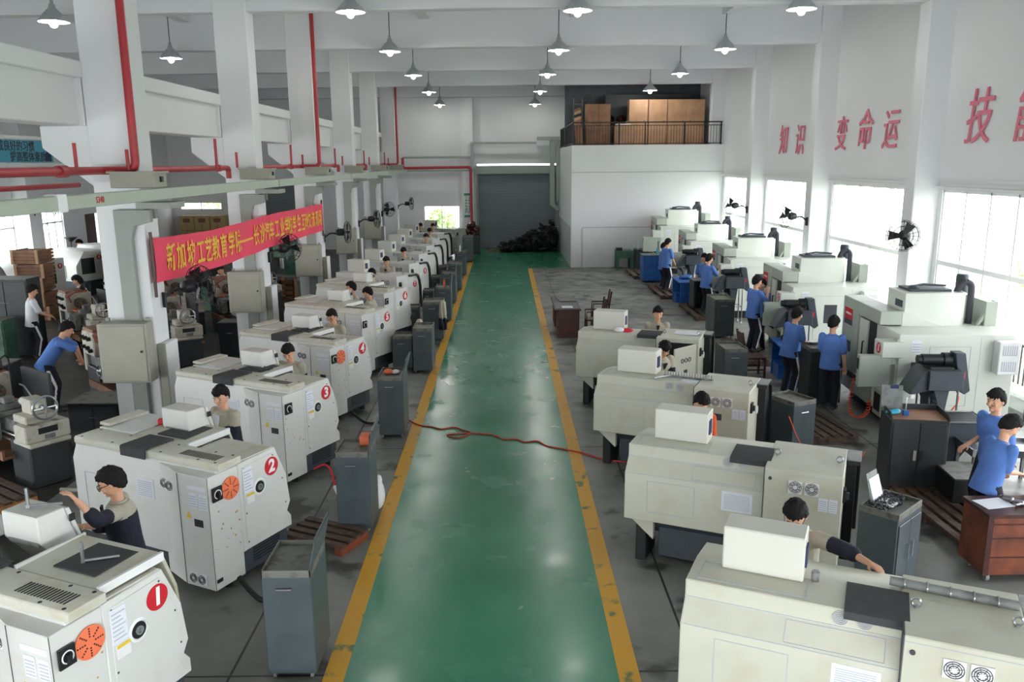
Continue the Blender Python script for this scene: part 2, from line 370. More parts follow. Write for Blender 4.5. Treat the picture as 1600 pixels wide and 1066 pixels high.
for x in (-6.0, -1.9): struct('column', MB().box(x - .3, 43.7, 0, x + .3, 44.25, 9.2), 'plaster', label='white column against the end wall')
# left colonnade with corbels and concrete crane girders
for y in COLY:
    c = struct('column', MB().box(-6.15, y - .08, 0, -5.45, y + .45, 9.2), 'plaster', .015, label='white column between the two halls')
    MB().prism([(-6.1, 5.07), (-6.85, 5.07), (-6.85, 4.75), (-6.1, 4.15)], 'y', y - .06, y + .43).build('corbel', 'plaster', c, .01)
for a, b in zip(COLY, COLY[1:]):
    struct('beam', MB().box(-6.72, a + .45, 5.07, -6.24, b - .08, 5.8).box(-6.82, a + .45, 5.74, -6.12, b - .08, 5.98).box(-6.66, a - .1, 5.07, -6.16, a + .5, 5.9), 'plaster', .015, label='concrete crane girder between the columns')

# ---------------------------------------------------------------- outside: ground and trees behind the windows
struct('ground_outside', MB().box(9.7, -10, -.3, 60, 60, -.15).box(-60, -10, -.3, -17.8, 60, -.15).box(-17.8, 44.5, -.3, 9.7, 70, -.15), 'outside_ground')
def tree(x, y, h, r, label):
    t = thing('tree', label, 'tree', (x, y, -.15), 0, 'trees outside the windows')
    MB().tube([(0, 0, 0), (.1, 0, h * .4), (0, .1, h * .75)], .12).build('trunk', 'bark', t)
    mb = MB()
    for i in range(700):
        u = rnd.random() * 2 * PI; w = rnd.uniform(-1, 1); q = r * rnd.random() ** .4
        c = Vector((math.cos(u) * math.sqrt(1 - w * w) * q, math.sin(u) * math.sqrt(1 - w * w) * q, h * .62 + w * q * 1.1))
        a = Vector((rnd.uniform(-1, 1), rnd.uniform(-1, 1), rnd.uniform(-1, 1))).normalized() * .16; b = a.orthogonal().normalized() * .09
        mb.quad(c - a, c + b, c + a, c - b)
    mb.build('foliage', 'leaf', t, smooth=0)
for k, (x, y, h, r) in enumerate(((14.5, 15.3, 2.1, 1.0), (16.5, 24.4, 2.3, 1.1), (-3.9, 50.5, 1.6, .9), (-24.5, 29, 4.6, 1.8), (-16.6, 51, 4.2, 1.6))):
    tree(x, y, h, r, ['pale leafy bush outside the window behind machining centre 1', 'pale leafy bush outside the window between machining centres 1 and 2', 'small round bush outside the window at the end of the lathe row', 'tree outside the bright window of the side hall', 'tree outside the high small window above the cartons'][k])
f = thing('railing', 'black metal railing outside the window beside the air conditioner box', 'railing', (10.2, 9.5, -.15))
MB().box(-.02, 0, 1.0, .02, 7.5, 1.05).box(-.02, 0, .15, .02, 7.5, .2).build('rail', 'black', f)
mb = MB()
for k in range(50): mb.box(-.012, k * .15, .15, .012, k * .15 + .025, 1.05)
mb.box(-.03, 0, 0, .03, .06, 1.1).box(-.03, 7.44, 0, .03, 7.5, 1.1); mb.build('bars', 'black', f)
# ---------------------------------------------------------------- pendant lamps
def make_lamp():
    t = thing('pendant_lamp', 'x', 'lamp')
    MB().rev([(.03, .38), (.06, .36), (.075, .28), (.14, .22), (.25, .1), (.30, .03), (.30, .015), (.285, .02), (.24, .09), (.13, .2), (.05, .22)], n=28).build('shade', 'lamp_metal', t, smooth=60)
    MB().rev([(.005, -.1), (.05, -.08), (.085, -.02), (.085, .03), (.04, .14), (.01, .15)], n=18).build('bulb', 'bulb', t, smooth=80)
    MB().cyl((0, 0, .36), (0, 0, .44), .035).build('cap', 'trunk_grey', t)
    MB().cyl((0, 0, 0), (0, 0, 1), .012, n=6).build('cable', 'black', t).location = (0, 0, .42)
    return t
lamp0 = make_lamp()
rows = ['left-hand row over the lathe row', 'middle row over the green walkway', 'right-hand row near the window wall']
ordn = ['nearest', 'second', 'third', 'fourth', 'fifth and farthest']
first = True
for ri, (x, ks) in enumerate(((-3.12, (3, 4, 5, 6, 7)), (1.54, (3, 4, 5, 6, 7)), (6.15, (3, 4, 5, 6)))):
    for i, k in enumerate(ks):
        y = 6 * k - .15; lab = '%s lit pendant lamp of the %s' % (ordn[i], rows[ri])
        z = {3: 7.5, 4: 7.48, 5: 7.44, 6: 7.36, 7: 7.24}[k]
        if first: o = lamp0; o['label'] = lab; first = False
        else: o = dup(lamp0, label=lab)
        o.location = (x * y / (6 * k), y, z - .02); o['group'] = 'pendant lamps of the main hall'
for y, lab in ((18 - .15, 'lit pendant lamp of the side hall, nearest one, left of the first column'), (24 - .1, 'lit pendant lamp of the side hall between the first two columns')):
    o = dup(lamp0, label=lab, group='pendant lamps of the side hall'); o.location = (-9.12, y, 7.33)
o = dup(lamp0, label='unlit pendant lamp of the side hall between the second and third columns', group='pendant lamps of the side hall'); o.location = (-9.0, 30, 7.2)
for ch in o.children:
    if ch.name.startswith('bulb'): ch.data = ch.data.copy(); ch.data.materials.clear(); ch.data.materials.append(M['trunk_grey'])

for o in list(C.objects):
    if o.name.startswith('cable') and o.parent and o.parent.name.startswith('pendant_lamp'): o.scale.z = 9.195 - o.parent.location.z - .42
# ---------------------------------------------------------------- red fire pipes, busway, boxes on the columns
def pipe(label, pts, r, group=None, fl=()):
    t = thing('fire_pipe', label, 'pipe', group=group)
    MB().tube(pts, r, 12).build('pipe_run', 'pipe_red', t, smooth=50)
    for p, q in fl: MB().cyl(p, q, r * 1.35, n=14).build('coupling', 'pipe_red', t)
    return t
def elbow(pts, k=5, rad=.14):      # rounds the corners of a polyline
    out = [Vector(pts[0])]
    for a, b, c in zip(pts, pts[1:], pts[2:]):
        a, b, c = Vector(a), Vector(b), Vector(c); u = (a - b).normalized(); w = (c - b).normalized()
        for i in range(k + 1):
            t = i / k; out.append((b + u * rad) * (1 - t) ** 2 + b * 2 * t * (1 - t) + (b + w * rad) * t * t)
    return out + [Vector(pts[-1])]
pr = 'red fire pipes along the left colonnade'
P1 = pipe('red fire pipe running along the near bay, turning up the first column to the roof', elbow([(-5.9, 7.25, 4.42), (-5.9, 12.45, 4.42), (-5.42, 12.47, 4.42), (-5.41, 12.47, 8.9)]), .06, pr, (((-5.9, 11.2, 4.42), (-5.9, 11.4, 4.42)),))
MB().cyl((-5.9, 11.7, 4.42), (-5.9, 11.7, 4.8), .025).build('riser_stub', 'pipe_red', P1); MB().cyl((-5.5, 12.4, 4.42), (-5.5, 12.4, 4.72), .025).build('riser_stub', 'pipe_red', P1)
for i, (a, b) in enumerate(((12.7, 18.7), (18.7, 24.7), (24.7, 30.7), (30.7, 36.7), (36.7, 42.7))):
    nm = ['first and second', 'second and third', 'third and fourth', 'fourth and fifth', 'fifth and last'][i]
    if i in (1, 4): pts = elbow([(-5.9, a + .55, 4.42), (-5.9, b - .3, 4.42), (-5.33, b - .28, 4.42), (-5.33, b - .28, 8.9)])
    else: pts = elbow([(-5.9, a + .55, 4.42), (-5.9, b - .6, 4.42), (-5.9, b - .6, 4.2)], rad=.08)
    o = pipe('red fire pipe between the %s columns of the left colonnade' % nm, pts, .055, pr, (((-5.9, b - 1.3, 4.42), (-5.9, b - 1.15, 4.42)),))
    for q in (1.6, .3):
        MB().cyl((-5.8, b - q, 4.42), (-5.8, b - q, 5.0 if q > 1 else 4.75), .028).build('riser_stub', 'pipe_red', o)
pipe('thin red branch pipe below the thick fire pipe of the near bay', [(-6.2, 7.25, 4.22), (-6.2, 12.3, 4.22)], .035, pr)
pipe('red fire pipe crossing the end wall and dropping beside the window', elbow([(-5.2, 43.4, 4.75), (-5.2, 43.4, 4.22), (-1.72, 43.4, 4.25), (-1.72, 43.4, .0)]), .07)
bw = thing('busway', 'long pale green electrical busway running past the left columns', 'busway')
for a, b in ((3, 9.4), (9.55, 18.6), (18.7, 27.5), (27.6, 36.4), (36.5, 43.4)): MB().box(-5.12, a, 4.0, -4.98, b, 4.16).build('section', 'busway', bw, .008)
MB().box(-5.13, 9.38, 3.98, -4.97, 9.56, 4.18).build('joint_cover', 'white_paint', bw)
text('S340', .11, 'red', 'lettering', bw, frame((-4.975, 10.35, 4.08), (0, 1, 0), (0, 0, 1)), .002)
for y in COLY[2:-1]: MB().box(-5.45, y - .3, 3.86, -4.95, y + .3, 3.95).box(-5.45, y + .0, 3.7, -5.3, y + .1, 3.9).build('bracket', 'trunk_grey', bw)
names = ['first', 'second', 'third', 'fourth', 'fifth', 'last']
for i, y in enumerate(COLY[2:]):
    y0 = y - .08
    t = thing('busway_tap_box', 'khaki switch box sitting on the busway at the %s left column' % names[i], 'electrical box', (-5.38, y0 - .42, 4.17), 0, 'tap boxes on the busway')
    MB().box(-.32, 0, 0, .32, .46, .22).build('case', 'box_khaki', t, .01); MB().box(-.35, -.03, .21, .35, .49, .235).build('lid', 'box_khaki', t)
    MB().box(.32, .2, .08, .35, .27, .16).build('switch_lever', 'black', t)
    if i == 5: continue
    t = thing('cable_trunking', 'grey cable trunking down the face of the %s left column' % names[i], 'trunking', (-5.75, y0, 0), 0, 'cable trunking on the left columns')
    MB().prism([(-.1, .1), (.14, .1), (.14, 3.4), (.2, 3.6), (.45, 3.66), (.45, 3.84), (-.1, 3.84)], 'y', -.11, -.012).build('duct', 'trunk_grey', t, .008)
    t = thing('electrical_cabinet', 'khaki electrical cabinet mounted on the %s left column' % names[i], 'electrical box', (-5.78, y0 - .1, 1.24), 0, 'electrical cabinets on the left columns')
    MB().box(-.38, -.28, 0, .36, 0, .92).build('case', 'box_khaki', t, .012)
    MB().box(-.35, -.305, .03, .33, -.28, .89).build('door', 'box_khaki', t, .01)
    MB().cyl((.28, -.33, .5), (.28, -.3, .5), .018).build('lock', 'black', t)
    MB().box(-.34, -.05, .92, -.29, 0, .97).box(.27, -.05, .92, .32, 0, .97).build('hanger', 'trunk_grey', t)
    t = thing('guard_board', 'white upright board leaning on the walkway side of the %s left column' % names[i], 'board', (-5.42, y0 + .02, 0), 0, 'boards beside the left columns')
    MB().box(0, 0, 0, .1, .5, 1.75).build('panel', 'plaster', t, .01); MB().box(-.01, -.03, 0, .11, 0, 1.77).build('edge_strip', 'box_khaki', t)

# ---------------------------------------------------------------- wall fans
def make_fan():
    t = thing('wall_fan', 'x', 'fan')       # mount at origin on the wall, arm reaching +Y, blowing +Y
    MB().box(-.05, -.01, -.12, .05, .02, .12).tube(elbow([(0, .0, .02), (0, .18, .16), (0, .42, .1)], rad=.1), .025).build('arm', 'black', t)
    MB().rev([(.03, -.16), (.09, -.14), (.11, -.04), (.1, .06), (.04, .1)], (0, .5, .16), 16, 'y').cyl((0, .42, .08), (0, .5, .16), .03).build('motor', 'black_iron', t, smooth=60)
    c = MB(); o = Vector((0, .68, .16))
    for R, dy in ((.33, 0), (.3, .07), (.2, .1), (.3, -.07), (.2, -.1), (.1, .11)): c.circle(o + Vector((0, dy, 0)), (0, 1, 0), R, .006, 24, 4)
    for k in range(20):
        a = 2 * PI * k / 20; e = Vector((math.cos(a), 0, math.sin(a)))
        for s in (1, -1): c.tube([o + e * .1 + Vector((0, .11 * s, 0)), o + e * .3 + Vector((0, .07 * s, 0)), o + e * .33], .004, 3)
    c.build('cage', 'black_iron', t, smooth=0)
    b = MB()
    for k in range(3):
        a = 2 * PI * k / 3; e = Vector((math.cos(a), 0, math.sin(a))); w = Vector((-math.sin(a), 0, math.cos(a)))
        b.quad(o + e * .05 - w * .04 + Vector((0, .02, 0)), o + e * .28 - w * .1 + Vector((0, .05, 0)), o + e * .28 + w * .1 - Vector((0, .05, 0)), o + e * .05 + w * .04 - Vector((0, .02, 0)))
    b.rev([(.04, -.05), (.045, .05), (.01, .07)], o, 10, 'y'); b.build('blades', 'black_iron', t, smooth=0)
    return t
fan0 = make_fan(); firstf = True
def fan(loc, rz, label, sc=1.0):
    global firstf
    o = fan0 if firstf else dup(fan0); firstf = False
    o['label'] = label; o['group'] = 'wall fans on the columns'; o.location = loc; o.rotation_euler[2] = rz; o.scale = (sc,) * 3
    return o
for i, (y, rz) in enumerate(((13.0, -35), (19.0, -30), (25.0, -80), (31.0, -70), (36.9, -20), (42.6, -80))):
    fan((-5.42, y, 2.4 if i < 2 else 2.3), math.radians(rz), 'black caged wall fan on the %s left column' % names[i])
for i, (y, rz) in enumerate(((12.1, 120), (18.0, 150), (24.0, 100), (30.0, 100))):
    fan((8.74, y + .0, 2.75), math.radians(rz), 'black caged wall fan on the %s window column beside the machining centres' % ['nearest', 'second', 'third', 'fourth'][i])
fan((-16.93, 24.6, 2.9), math.radians(-60), 'black fan in front of the bright window of the side hall'); fan((-16.93, 30.2, 2.85), math.radians(-60), 'black fan on the side hall wall column beside the narrow window')

# ---------------------------------------------------------------- banner, wall lettering, signs
NB = 60; b = MB(); ba = []
def bz(t, s): return 3.4 - .06 * t + .02 * math.sin(t * 23) * t * (1 - t) - .06 * math.sin(PI * min(1, t * 2) ) * (t < .5) - s * (.68 + .1 * t)
def bx(t, s): return -5.36 + .012 * math.sin(t * 40 + s * 3)
for j in range(NB + 1):
    t = j / NB; ba.append([b.bm.verts.new((bx(t, s / 6), 12.66 + 11.95 * t, bz(t, s / 6))) for s in range(7)])
for A, B in zip(ba, ba[1:]):
    for k in range(6): b.face([A[k], B[k], B[k + 1], A[k + 1]])
bn = thing('banner', 'long red cloth banner with yellow characters strung along the left columns', 'banner')
b.build('cloth', 'banner_red', bn, smooth=60)
MB().cyl((-5.38, 12.64, 2.5), (-5.38, 12.64, 3.5), .025).build('pole', 'wood_dark', bn); MB().cyl((-5.38, 24.63, 2.4), (-5.38, 24.63, 3.45), .025).build('pole', 'wood_dark', bn)
msg = '新加坡工艺教育学院——长沙汽车工业学校学生互动交流现场'
n = len(msg)
for i, ch in enumerate(msg):
    t = .035 + .945 * (i + .5) / n; s = .53
    if ch == '—': MB().box(-.001, -.21, -.022, .004, .21, .022).xf(Matrix.Translation((bx(t, s) + .016, 12.66 + 11.95 * t, bz(t, s)))).build('lettering', 'gold', bn, smooth=0)
    else: text(ch, .43, 'gold', 'lettering', bn, frame((bx(t, s) + .016, 12.66 + 11.95 * t, bz(t, s)), (0, 1, 0), (0, 0, 1)), .002, .008, sx=.9, sy=1.08)
for ch, y, z, w, nm in (('知', 28.1, 5.07, .95, 'far left'), ('识', 26.55, 5.05, .95, 'second'), ('变', 23.3, 5.12, .9, 'third'), ('命', 21.8, 5.16, 1.0, 'fourth'), ('运', 20.35, 5.14, .95, 'fifth'), ('技', 16.6, 5.22, 1.05, 'sixth'), ('能', 15.0, 5.2, 1.0, 'last')):
    text(ch, w * 1.08, 'pink_red', 'wall_character', None, frame((9.27, y, z), (0, -1, 0), (0, 0, 1)), .012, .0, .15, .82, label='pink raised Chinese character %s on the white wall above the windows' % ch, cat='lettering', group='slogan characters on the right wall')
sg = thing('slogan_board', 'long blue slogan board with dark characters hung high in the side hall', 'sign', (-13.5, 22.2, 4.9))
MB().box(-.03, -3, -.31, .03, 3.2, .3).build('board', 'sign_blue', sg)
text('养成良好的习惯', .3, 'ink', 'lettering', sg, frame((.035, 1.2, .12), (0, 1, 0), (0, 0, 1)), .002, .004); text('提高整体素质', .3, 'ink', 'lettering', sg, frame((.035, 1.9, -.17), (0, 1, 0), (0, 0, 1)), .002, .004)
MB().box(.03, 2.75, -.28, .036, 3.1, -.05).box(.03, 2.85, -.05, .036, 3.0, .1).ball((.035, 2.92, .16), (.004, .06, .07)).build('emblem', 'navy', sg)
MB().box(-.05, -8, .32, .05, 6, .42).box(-.05, -8, -.42, .05, 6, -.34).build('support_beam', 'plaster', sg)
sg = thing('slogan_board', 'blue slogan board partly hidden behind the corbel of the first column', 'sign', (-13.5, 26.9, 4.88))
MB().box(-.03, -1.0, -.31, .03, 3, .3).build('board', 'sign_blue', sg); MB().box(.03, -.9, -.28, .036, -.55, .27).build('panel', 'navy', sg)
text('安全', .26, 'red', 'lettering', sg, frame((.036, .6, .05), (0, 1, 0), (0, 0, 1)), .002, .006)
for x, y, nm, bs in ((-1.9, 43.66, 'beside the roller door', 2.3), (-6.0, 43.66, 'beside the end of the lathe row', 2.3)):
    sg = thing('notice_sign', 'narrow green and white notice on the column %s' % nm, 'sign', (x, y, bs))
    MB().box(-.2, -.015, -.62, .2, .02, .62).build('board', 'white_paint', sg); MB().box(-.2, -.022, .5, .2, -.014, .62).box(-.2, -.022, -.62, .2, -.014, -.5).build('band', 'sign_green', sg)
    for q, w in ((-.09, '遵守操作规程'), (.09, '注意安全生产')): text('\n'.join(w), .15, 'sign_green', 'lettering', sg, frame((q, -.02, 0), (1, 0, 0), (0, 0, 1)), .002, .004)
# ducts and cable trays at the end of the walkway
du = thing('duct', 'pale green duct bend beside the roller door', 'duct')
MB().prism([(2.35, 5.6), (2.6, 5.6), (2.6, 2.4), (2.7, 2.26), (2.84, 2.24), (2.84, 2.0), (2.7, 2.0), (2.35, 2.3)], 'y', 43.3, 43.6).build('riser', 'duct_green', du, .01)
MB().box(2.68, 43.3, 2.5, 2.84, 43.55, 5.6).build('riser', 'duct_green', du, .01); MB().box(1.7, 43.2, 5.58, 2.85, 43.7, 5.74).build('cap', 'duct_green', du)
tr = thing('cable_tray', 'grey green cable tray running over the roller door', 'cable tray')
MB().box(-1.62, 43.5, 5.4, 1.68, 43.62, 5.5).box(-1.72, 43.5, 4.0, -1.62, 43.62, 5.5).build('tray', 'duct_green', tr); MB().box(-5.2, 43.5, 4.7, -1.72, 43.62, 4.8).box(-5.2, 43.5, 4.05, -1.7, 43.58, 4.12).build('tray', 'duct_green', tr)
# ---------------------------------------------------------------- CNC lathes. local: x along the bed (0 = headstock end), y from back (0) to operator side, z up
def grille(p, nm, c, ax, r, m='ink', frame_m=None):
    """round fan guard: rings and spokes on a square plate, facing -y or +x"""
    c = Vector(c); nrm = Vector({'y': (0, -1, 0), 'x': (1, 0, 0)}[ax]); a = Vector({'y': (1, 0, 0), 'x': (0, 1, 0)}[ax]); up = Vector((0, 0, 1))
    pl = None
    if frame_m:
        s = r * 1.12; q = MB(); d = nrm * .012
        e = [c - a * s - up * s, c + a * s - up * s, c + a * s + up * s, c - a * s + up * s]
        A = [q.bm.verts.new(v) for v in e]; B = [q.bm.verts.new(v + d) for v in e]; q.face(A); q.face(B)
        for i in range(4): q.face([A[i], A[(i + 1) % 4], B[(i + 1) % 4], B[i]])
        pl = q.build(nm, frame_m, p)
    off = nrm * (.014 if frame_m else .004); g = MB()
    for k in range(1, 5): g.circle(c + off, nrm, r * k / 4, r * .055, 20, 4)
    for k in range(4):
        t = PI * k / 4 + .3; e = a * math.cos(t) + up * math.sin(t); g.tube([c + off - e * r, c + off + e * r], r * .035, 4)
    if frame_m:
        g.build('fan_guard', m, pl, smooth=0); MB().disc(c + off, nrm, r * .3, .004).build('hub', frame_m, pl)
    else: g.build(nm, m, p, smooth=0)
def outline(p, nm, pts, m='grey_print', w=.004):       # thin seam around a panel, pts in 3D
    mb = MB(); n = len(pts)
    for i in range(n): mb.tube([pts[i], pts[(i + 1) % n]], w, 4)
    return mb.build(nm, m, p, smooth=0)
def paper_y(p, x0, x1, z0, z1, y, nm='notice_sheet', lines=8):
    o = MB().box(x0, y - .004, z0, x1, y, z1).build(nm, 'paper', p); mb = MB(); w = (x1 - x0)
    for i in range(lines):
        z = z0 + (z1 - z0) * (.1 + .8 * i / lines); mb.box(x0 + w * .08, y - .0055, z, x1 - w * .08, y - .004, z + (z1 - z0) * .25 / lines)
    mb.build('print', 'grey_print', o, smooth=0); return o
def end_fittings(t, num, orange, zs=1.2):
    R = MB().rev([(.095, .005), (.095, .014), (.075, .022), (.06, .005)], (0, .62, 1.03), 24, 'x').build('spindle_bore', 'plastic_white', t, smooth=50)
    MB().disc((.006, .62, 1.03), (1, 0, 0), .066, .012).build('bore_hole', 'black', R); MB().rev([(.035, .018), (.035, .03), (.022, .03), (.02, .018)], (0, .62, 1.03), 16, 'x').build('drawbar', 'iron_grey', R)
    o = MB().box(.012, .38, 1.03, .018, .52, 1.31).build('instruction_plate', 'paper', t); mb = MB()
    for i in range(7): mb.box(.018, .39, 1.06 + i * .034, .0195, .51 - (i % 3) * .02, 1.07 + i * .034)
    mb.box(.018, .41, 1.13, .0195, .49, 1.135); mb.build('print', 'grey_print', o, smooth=0)
    o = MB().box(.012, .41, .9, .018, .53, 1.01).build('warning_plate', 'plastic_white', t); MB().box(.018, .41, .985, .02, .53, 1.01).build('warning_band', 'yellow', o)
    o = MB().box(.012, -.06, 1.1, .03, .07, 1.25).build('main_switch', 'black', t); MB().circle((.031, .005, 1.175), (1, 0, 0), .045, .006, 20, 4).build('dial', 'white_paint', o); MB().box(.03, -.01, 1.13, .06, .02, 1.2).build('lever', 'black', o)
    if orange:
        o = MB().disc((.012, .2, 1.17), (1, 0, 0), .125, .004, 32).build('round_sticker', 'orange', t); mb = MB()
        for k in range(8):
            a = 2 * PI * k / 8
            for q in range(4):
                r = .045 + q * .02; mb.box(.016, -.006, -.006, .0175, .006, .006).xf(Matrix.Translation((0, .2 + math.cos(a) * r, 1.17 + math.sin(a) * r)) @ Matrix.Rotation(a, 4, 'X'), mb.nv() - 8)
        mb.build('print', 'wood_dark', o, smooth=0)
    mb = MB(); rr = random.Random(len(t.name) + int(num or 0))
    for k in range(16): mb.disc((.003 if k % 3 else -.0005, rr.uniform(-.06, .3), rr.uniform(.5, 1.05)), (1, 0, 0), rr.uniform(.004, .014), .0015, 7)
    mb.build('rust_marks', 'rust', t, smooth=0)
    if num:
        o = MB().disc((.012, .82, zs), (1, 0, 0), .105, .004, 32).build('number_sticker', 'red', t, label='red disc with white number %s' % num)
        text(num, .2, 'white_paint', 'number', o, frame((.0175, .82, zs), (0, 1, 0), (0, 0, 1)), .0015, .007, .08)
def lathe_a(num, label, loc, rz, door_open=False, orange=True, mats=True):
    t = thing('cnc_lathe', label, 'lathe', loc, rz, 'CNC lathes of the left row')
    b = MB().box(-2.05, .16, .1, -.05, 1.0, .5).box(-.6, .1, .1, -.04, 1.06, .42)
    base = b.build('base', 'base_dark', t, .01)
    lv = MB()
    for q in range(7): lv.box(-.041, .5, .18 + q * .033, -.034, .92, .195 + q * .033)
    lv.build('louvre', 'black', base, smooth=0)
    for x in (-1.95, -.15):
        for y in (.22, .95): MB().cyl((x, y, 0), (x, y, .1), .05).build('foot', 'black_iron', base)
    # rear enclosure with chamfer and raised service cover
    body = MB().prism([(0, .36), (0, 1.24), (.05, 1.37), (.05, 1.4), (.4, 1.4), (.4, .36)], 'x', -2.18, -.02).build('rear_enclosure', 'machine_white', t, .008)
    MB().box(-2.12, .42, .36, -.78, 1.02, .8).box(-2.18, .38, .36, -2.12, 1.05, 1.35).build('chip_pan', 'iron_grey', t, .006)
    cov = MB().prism([(.05, 1.4), (.05, 1.455), (.065, 1.475), (.37, 1.475), (.37, 1.4)], 'x', -2.19, .02).build('top_cover', 'machine_top', t, .004)
    v = MB()
    for k in range(16): v.box(-.62 + k * .033, .13, 1.474, -.62 + k * .033 + .014, .27, 1.479)
    v.build('vents', 'black', cov, smooth=0)
    h = MB()
    for x in (-2.1, -1.6, -1.05, -.85, -.3, -.06):
        for y in (.09, .34): h.disc((x, y, 1.473), (0, 0, 1), .016, .004, 10)
    h.build('plug_holes', 'black', cov, smooth=0)
    paper_y(t, -1.17, -.9, .95, 1.18, -.001)
    outline(t, 'access_panel', [(-2.0, -.001, .62), (-2.0, -.001, 1.1), (-1.62, -.001, 1.1), (-1.62, -.001, .62)])
    # electrical cabinet with angled door
    e = MB().prism([(-.82, .03), (-.42, -.1), (0, -.1), (0, .33), (-.82, .33)], 'z', .12, 1.375).build('electrical_cabinet', 'machine_white', t, .006)
    MB().box(-.42, -.104, .12, -.415, -.1, 1.375).box(.0, -.1, .12, .003, -.095, 1.375).build('seam', 'ink', e, smooth=0)
    for x, z in ((-.72, 1.18), (-.6, 1.18), (-.3, .22), (-.18, .22)):
        y = -.1 if x > -.42 else .03 - (x + .82) * .13 / .4
        grille(e, 'fan_grille', (x, y - .002, z), 'y', .05, 'ink', 'plastic_white')
    for x, z0 in ((-.27, 1.02), (-.13, 1.02)): paper_y(e, x, x + .11, z0, z0 + .17, -.101, lines=5)
    MB().box(-.29, -.104, 1.22, -.03, -.1, 1.27).build('notice_strip', 'paper', e)
    MB().prism([(-.33, .9), (-.26, .9), (-.295, .97)], 'y', -.104, -.1).build('warning_triangle', 'yellow', e); MB().box(-.22, -.106, .82, -.1, -.1, .9).build('meter', 'black', e)
    MB().box(.0, -.08, .2, .006, .0, .24).build('cable_glands', 'black', e)
    # headstock end: plate, cover, top with step
    hd = MB().prism([(.33, .38), (.33, 1.38), (.9, 1.4), (1.06, 1.02), (1.1, .68), (1.04, .58), (1.1, .5), (1.1, .38)], 'x', -.74, .004).build('headstock_cover', 'machine_white', t, .008)
    MB().prism([(.38, .45), (.38, 1.33), (.86, 1.35), (1.0, .99), (1.03, .68), (.97, .58), (1.03, .45)], 'x', .004, .012).build('end_panel', 'machine_white', hd, .003)
    q = MB()
    for y, z in ((.4, 1.31), (.85, 1.32), (.98, 1.0), (1.01, .7), (.4, .47), (.4, .8)): q.disc((.012, y, z), (1, 0, 0), .009, .003, 8)
    q.build('screws', 'ink', hd, smooth=0)
    MB().box(-.74, .4, 1.39, -.02, .88, 1.402).build('headstock_top', 'machine_top', hd)
    # sliding hood over the work area, left fixed hood, pendant
    dx = .68 if door_open else 0
    hood = MB().prism([(.38, 1.4), (.38, 1.47), (.98, 1.49), (1.1, 1.15), (1.13, .75), (1.1, .75), (1.07, 1.14), (.96, 1.455), (.41, 1.44), (.41, 1.4)], 'x', -1.62 + dx, -.74 + dx).build('sliding_hood', 'machine_top', t, .005)
    MB().box(-1.62 + dx, .37, 1.39, -1.6 + dx, 1.0, 1.5).build('hood_rail', 'machine_white', hood); MB().box(-.765 + dx, .38, 1.42, -.738 + dx, .99, 1.49).build('hood_rail', 'plastic_white', hood)
    if mats:
        MB().box(-1.36 + dx, .5, 1.476, -.92 + dx, .94, 1.488).xf(Matrix.Identity(4)).build('rubber_mat', 'rubber', hood)
        MB().prism([(.42, 1.476), (.42, 1.486), (.05, 1.486), (.035, 1.47), (.03, 1.38), (.02, 1.38), (.02, 1.48), (.04, 1.496), (.43, 1.494)], 'x', -1.4, -1.02).build('rubber_mat', 'rubber', cov)
    fh = MB().prism([(.38, 1.4), (.38, 1.49), (.98, 1.505), (1.1, 1.15), (1.13, .75), (1.1, .75), (1.07, 1.12), (.96, 1.47), (.41, 1.45), (.41, 1.4)], 'x', -2.18, -1.6).build('fixed_hood', 'machine_white', t, .005)
    MB().box(-2.22, .42, 1.5, -2.05, .98, 1.535).build('hood_handle_bar', 'machine_top', fh, .004)
    p = MB().prism([(.7, 1.72), (.95, 1.72), (1.13, 1.14), (.95, 1.16), (.7, 1.5)], 'x', -1.5, -1.08).build('control_pendant', 'machine_white', t, .008)
    MB().prism([(.955, 1.71), (.985, 1.71), (1.165, 1.12), (1.135, 1.12)], 'x', -1.52, -1.06).build('panel_door', 'machine_white', p, .004)
    for z in (1.62, 1.25): y = .96 + (1.71 - z) * .305; MB().box(-1.06, y - .02, z - .03, -1.045, y + .03, z + .03).build('hinge', 'black', p)
    MB().box(-1.45, .7, 1.46, -1.1, .9, 1.5).build('pendant_mount', 'iron_grey', p)
    end_fittings(t, num, orange)
    return t
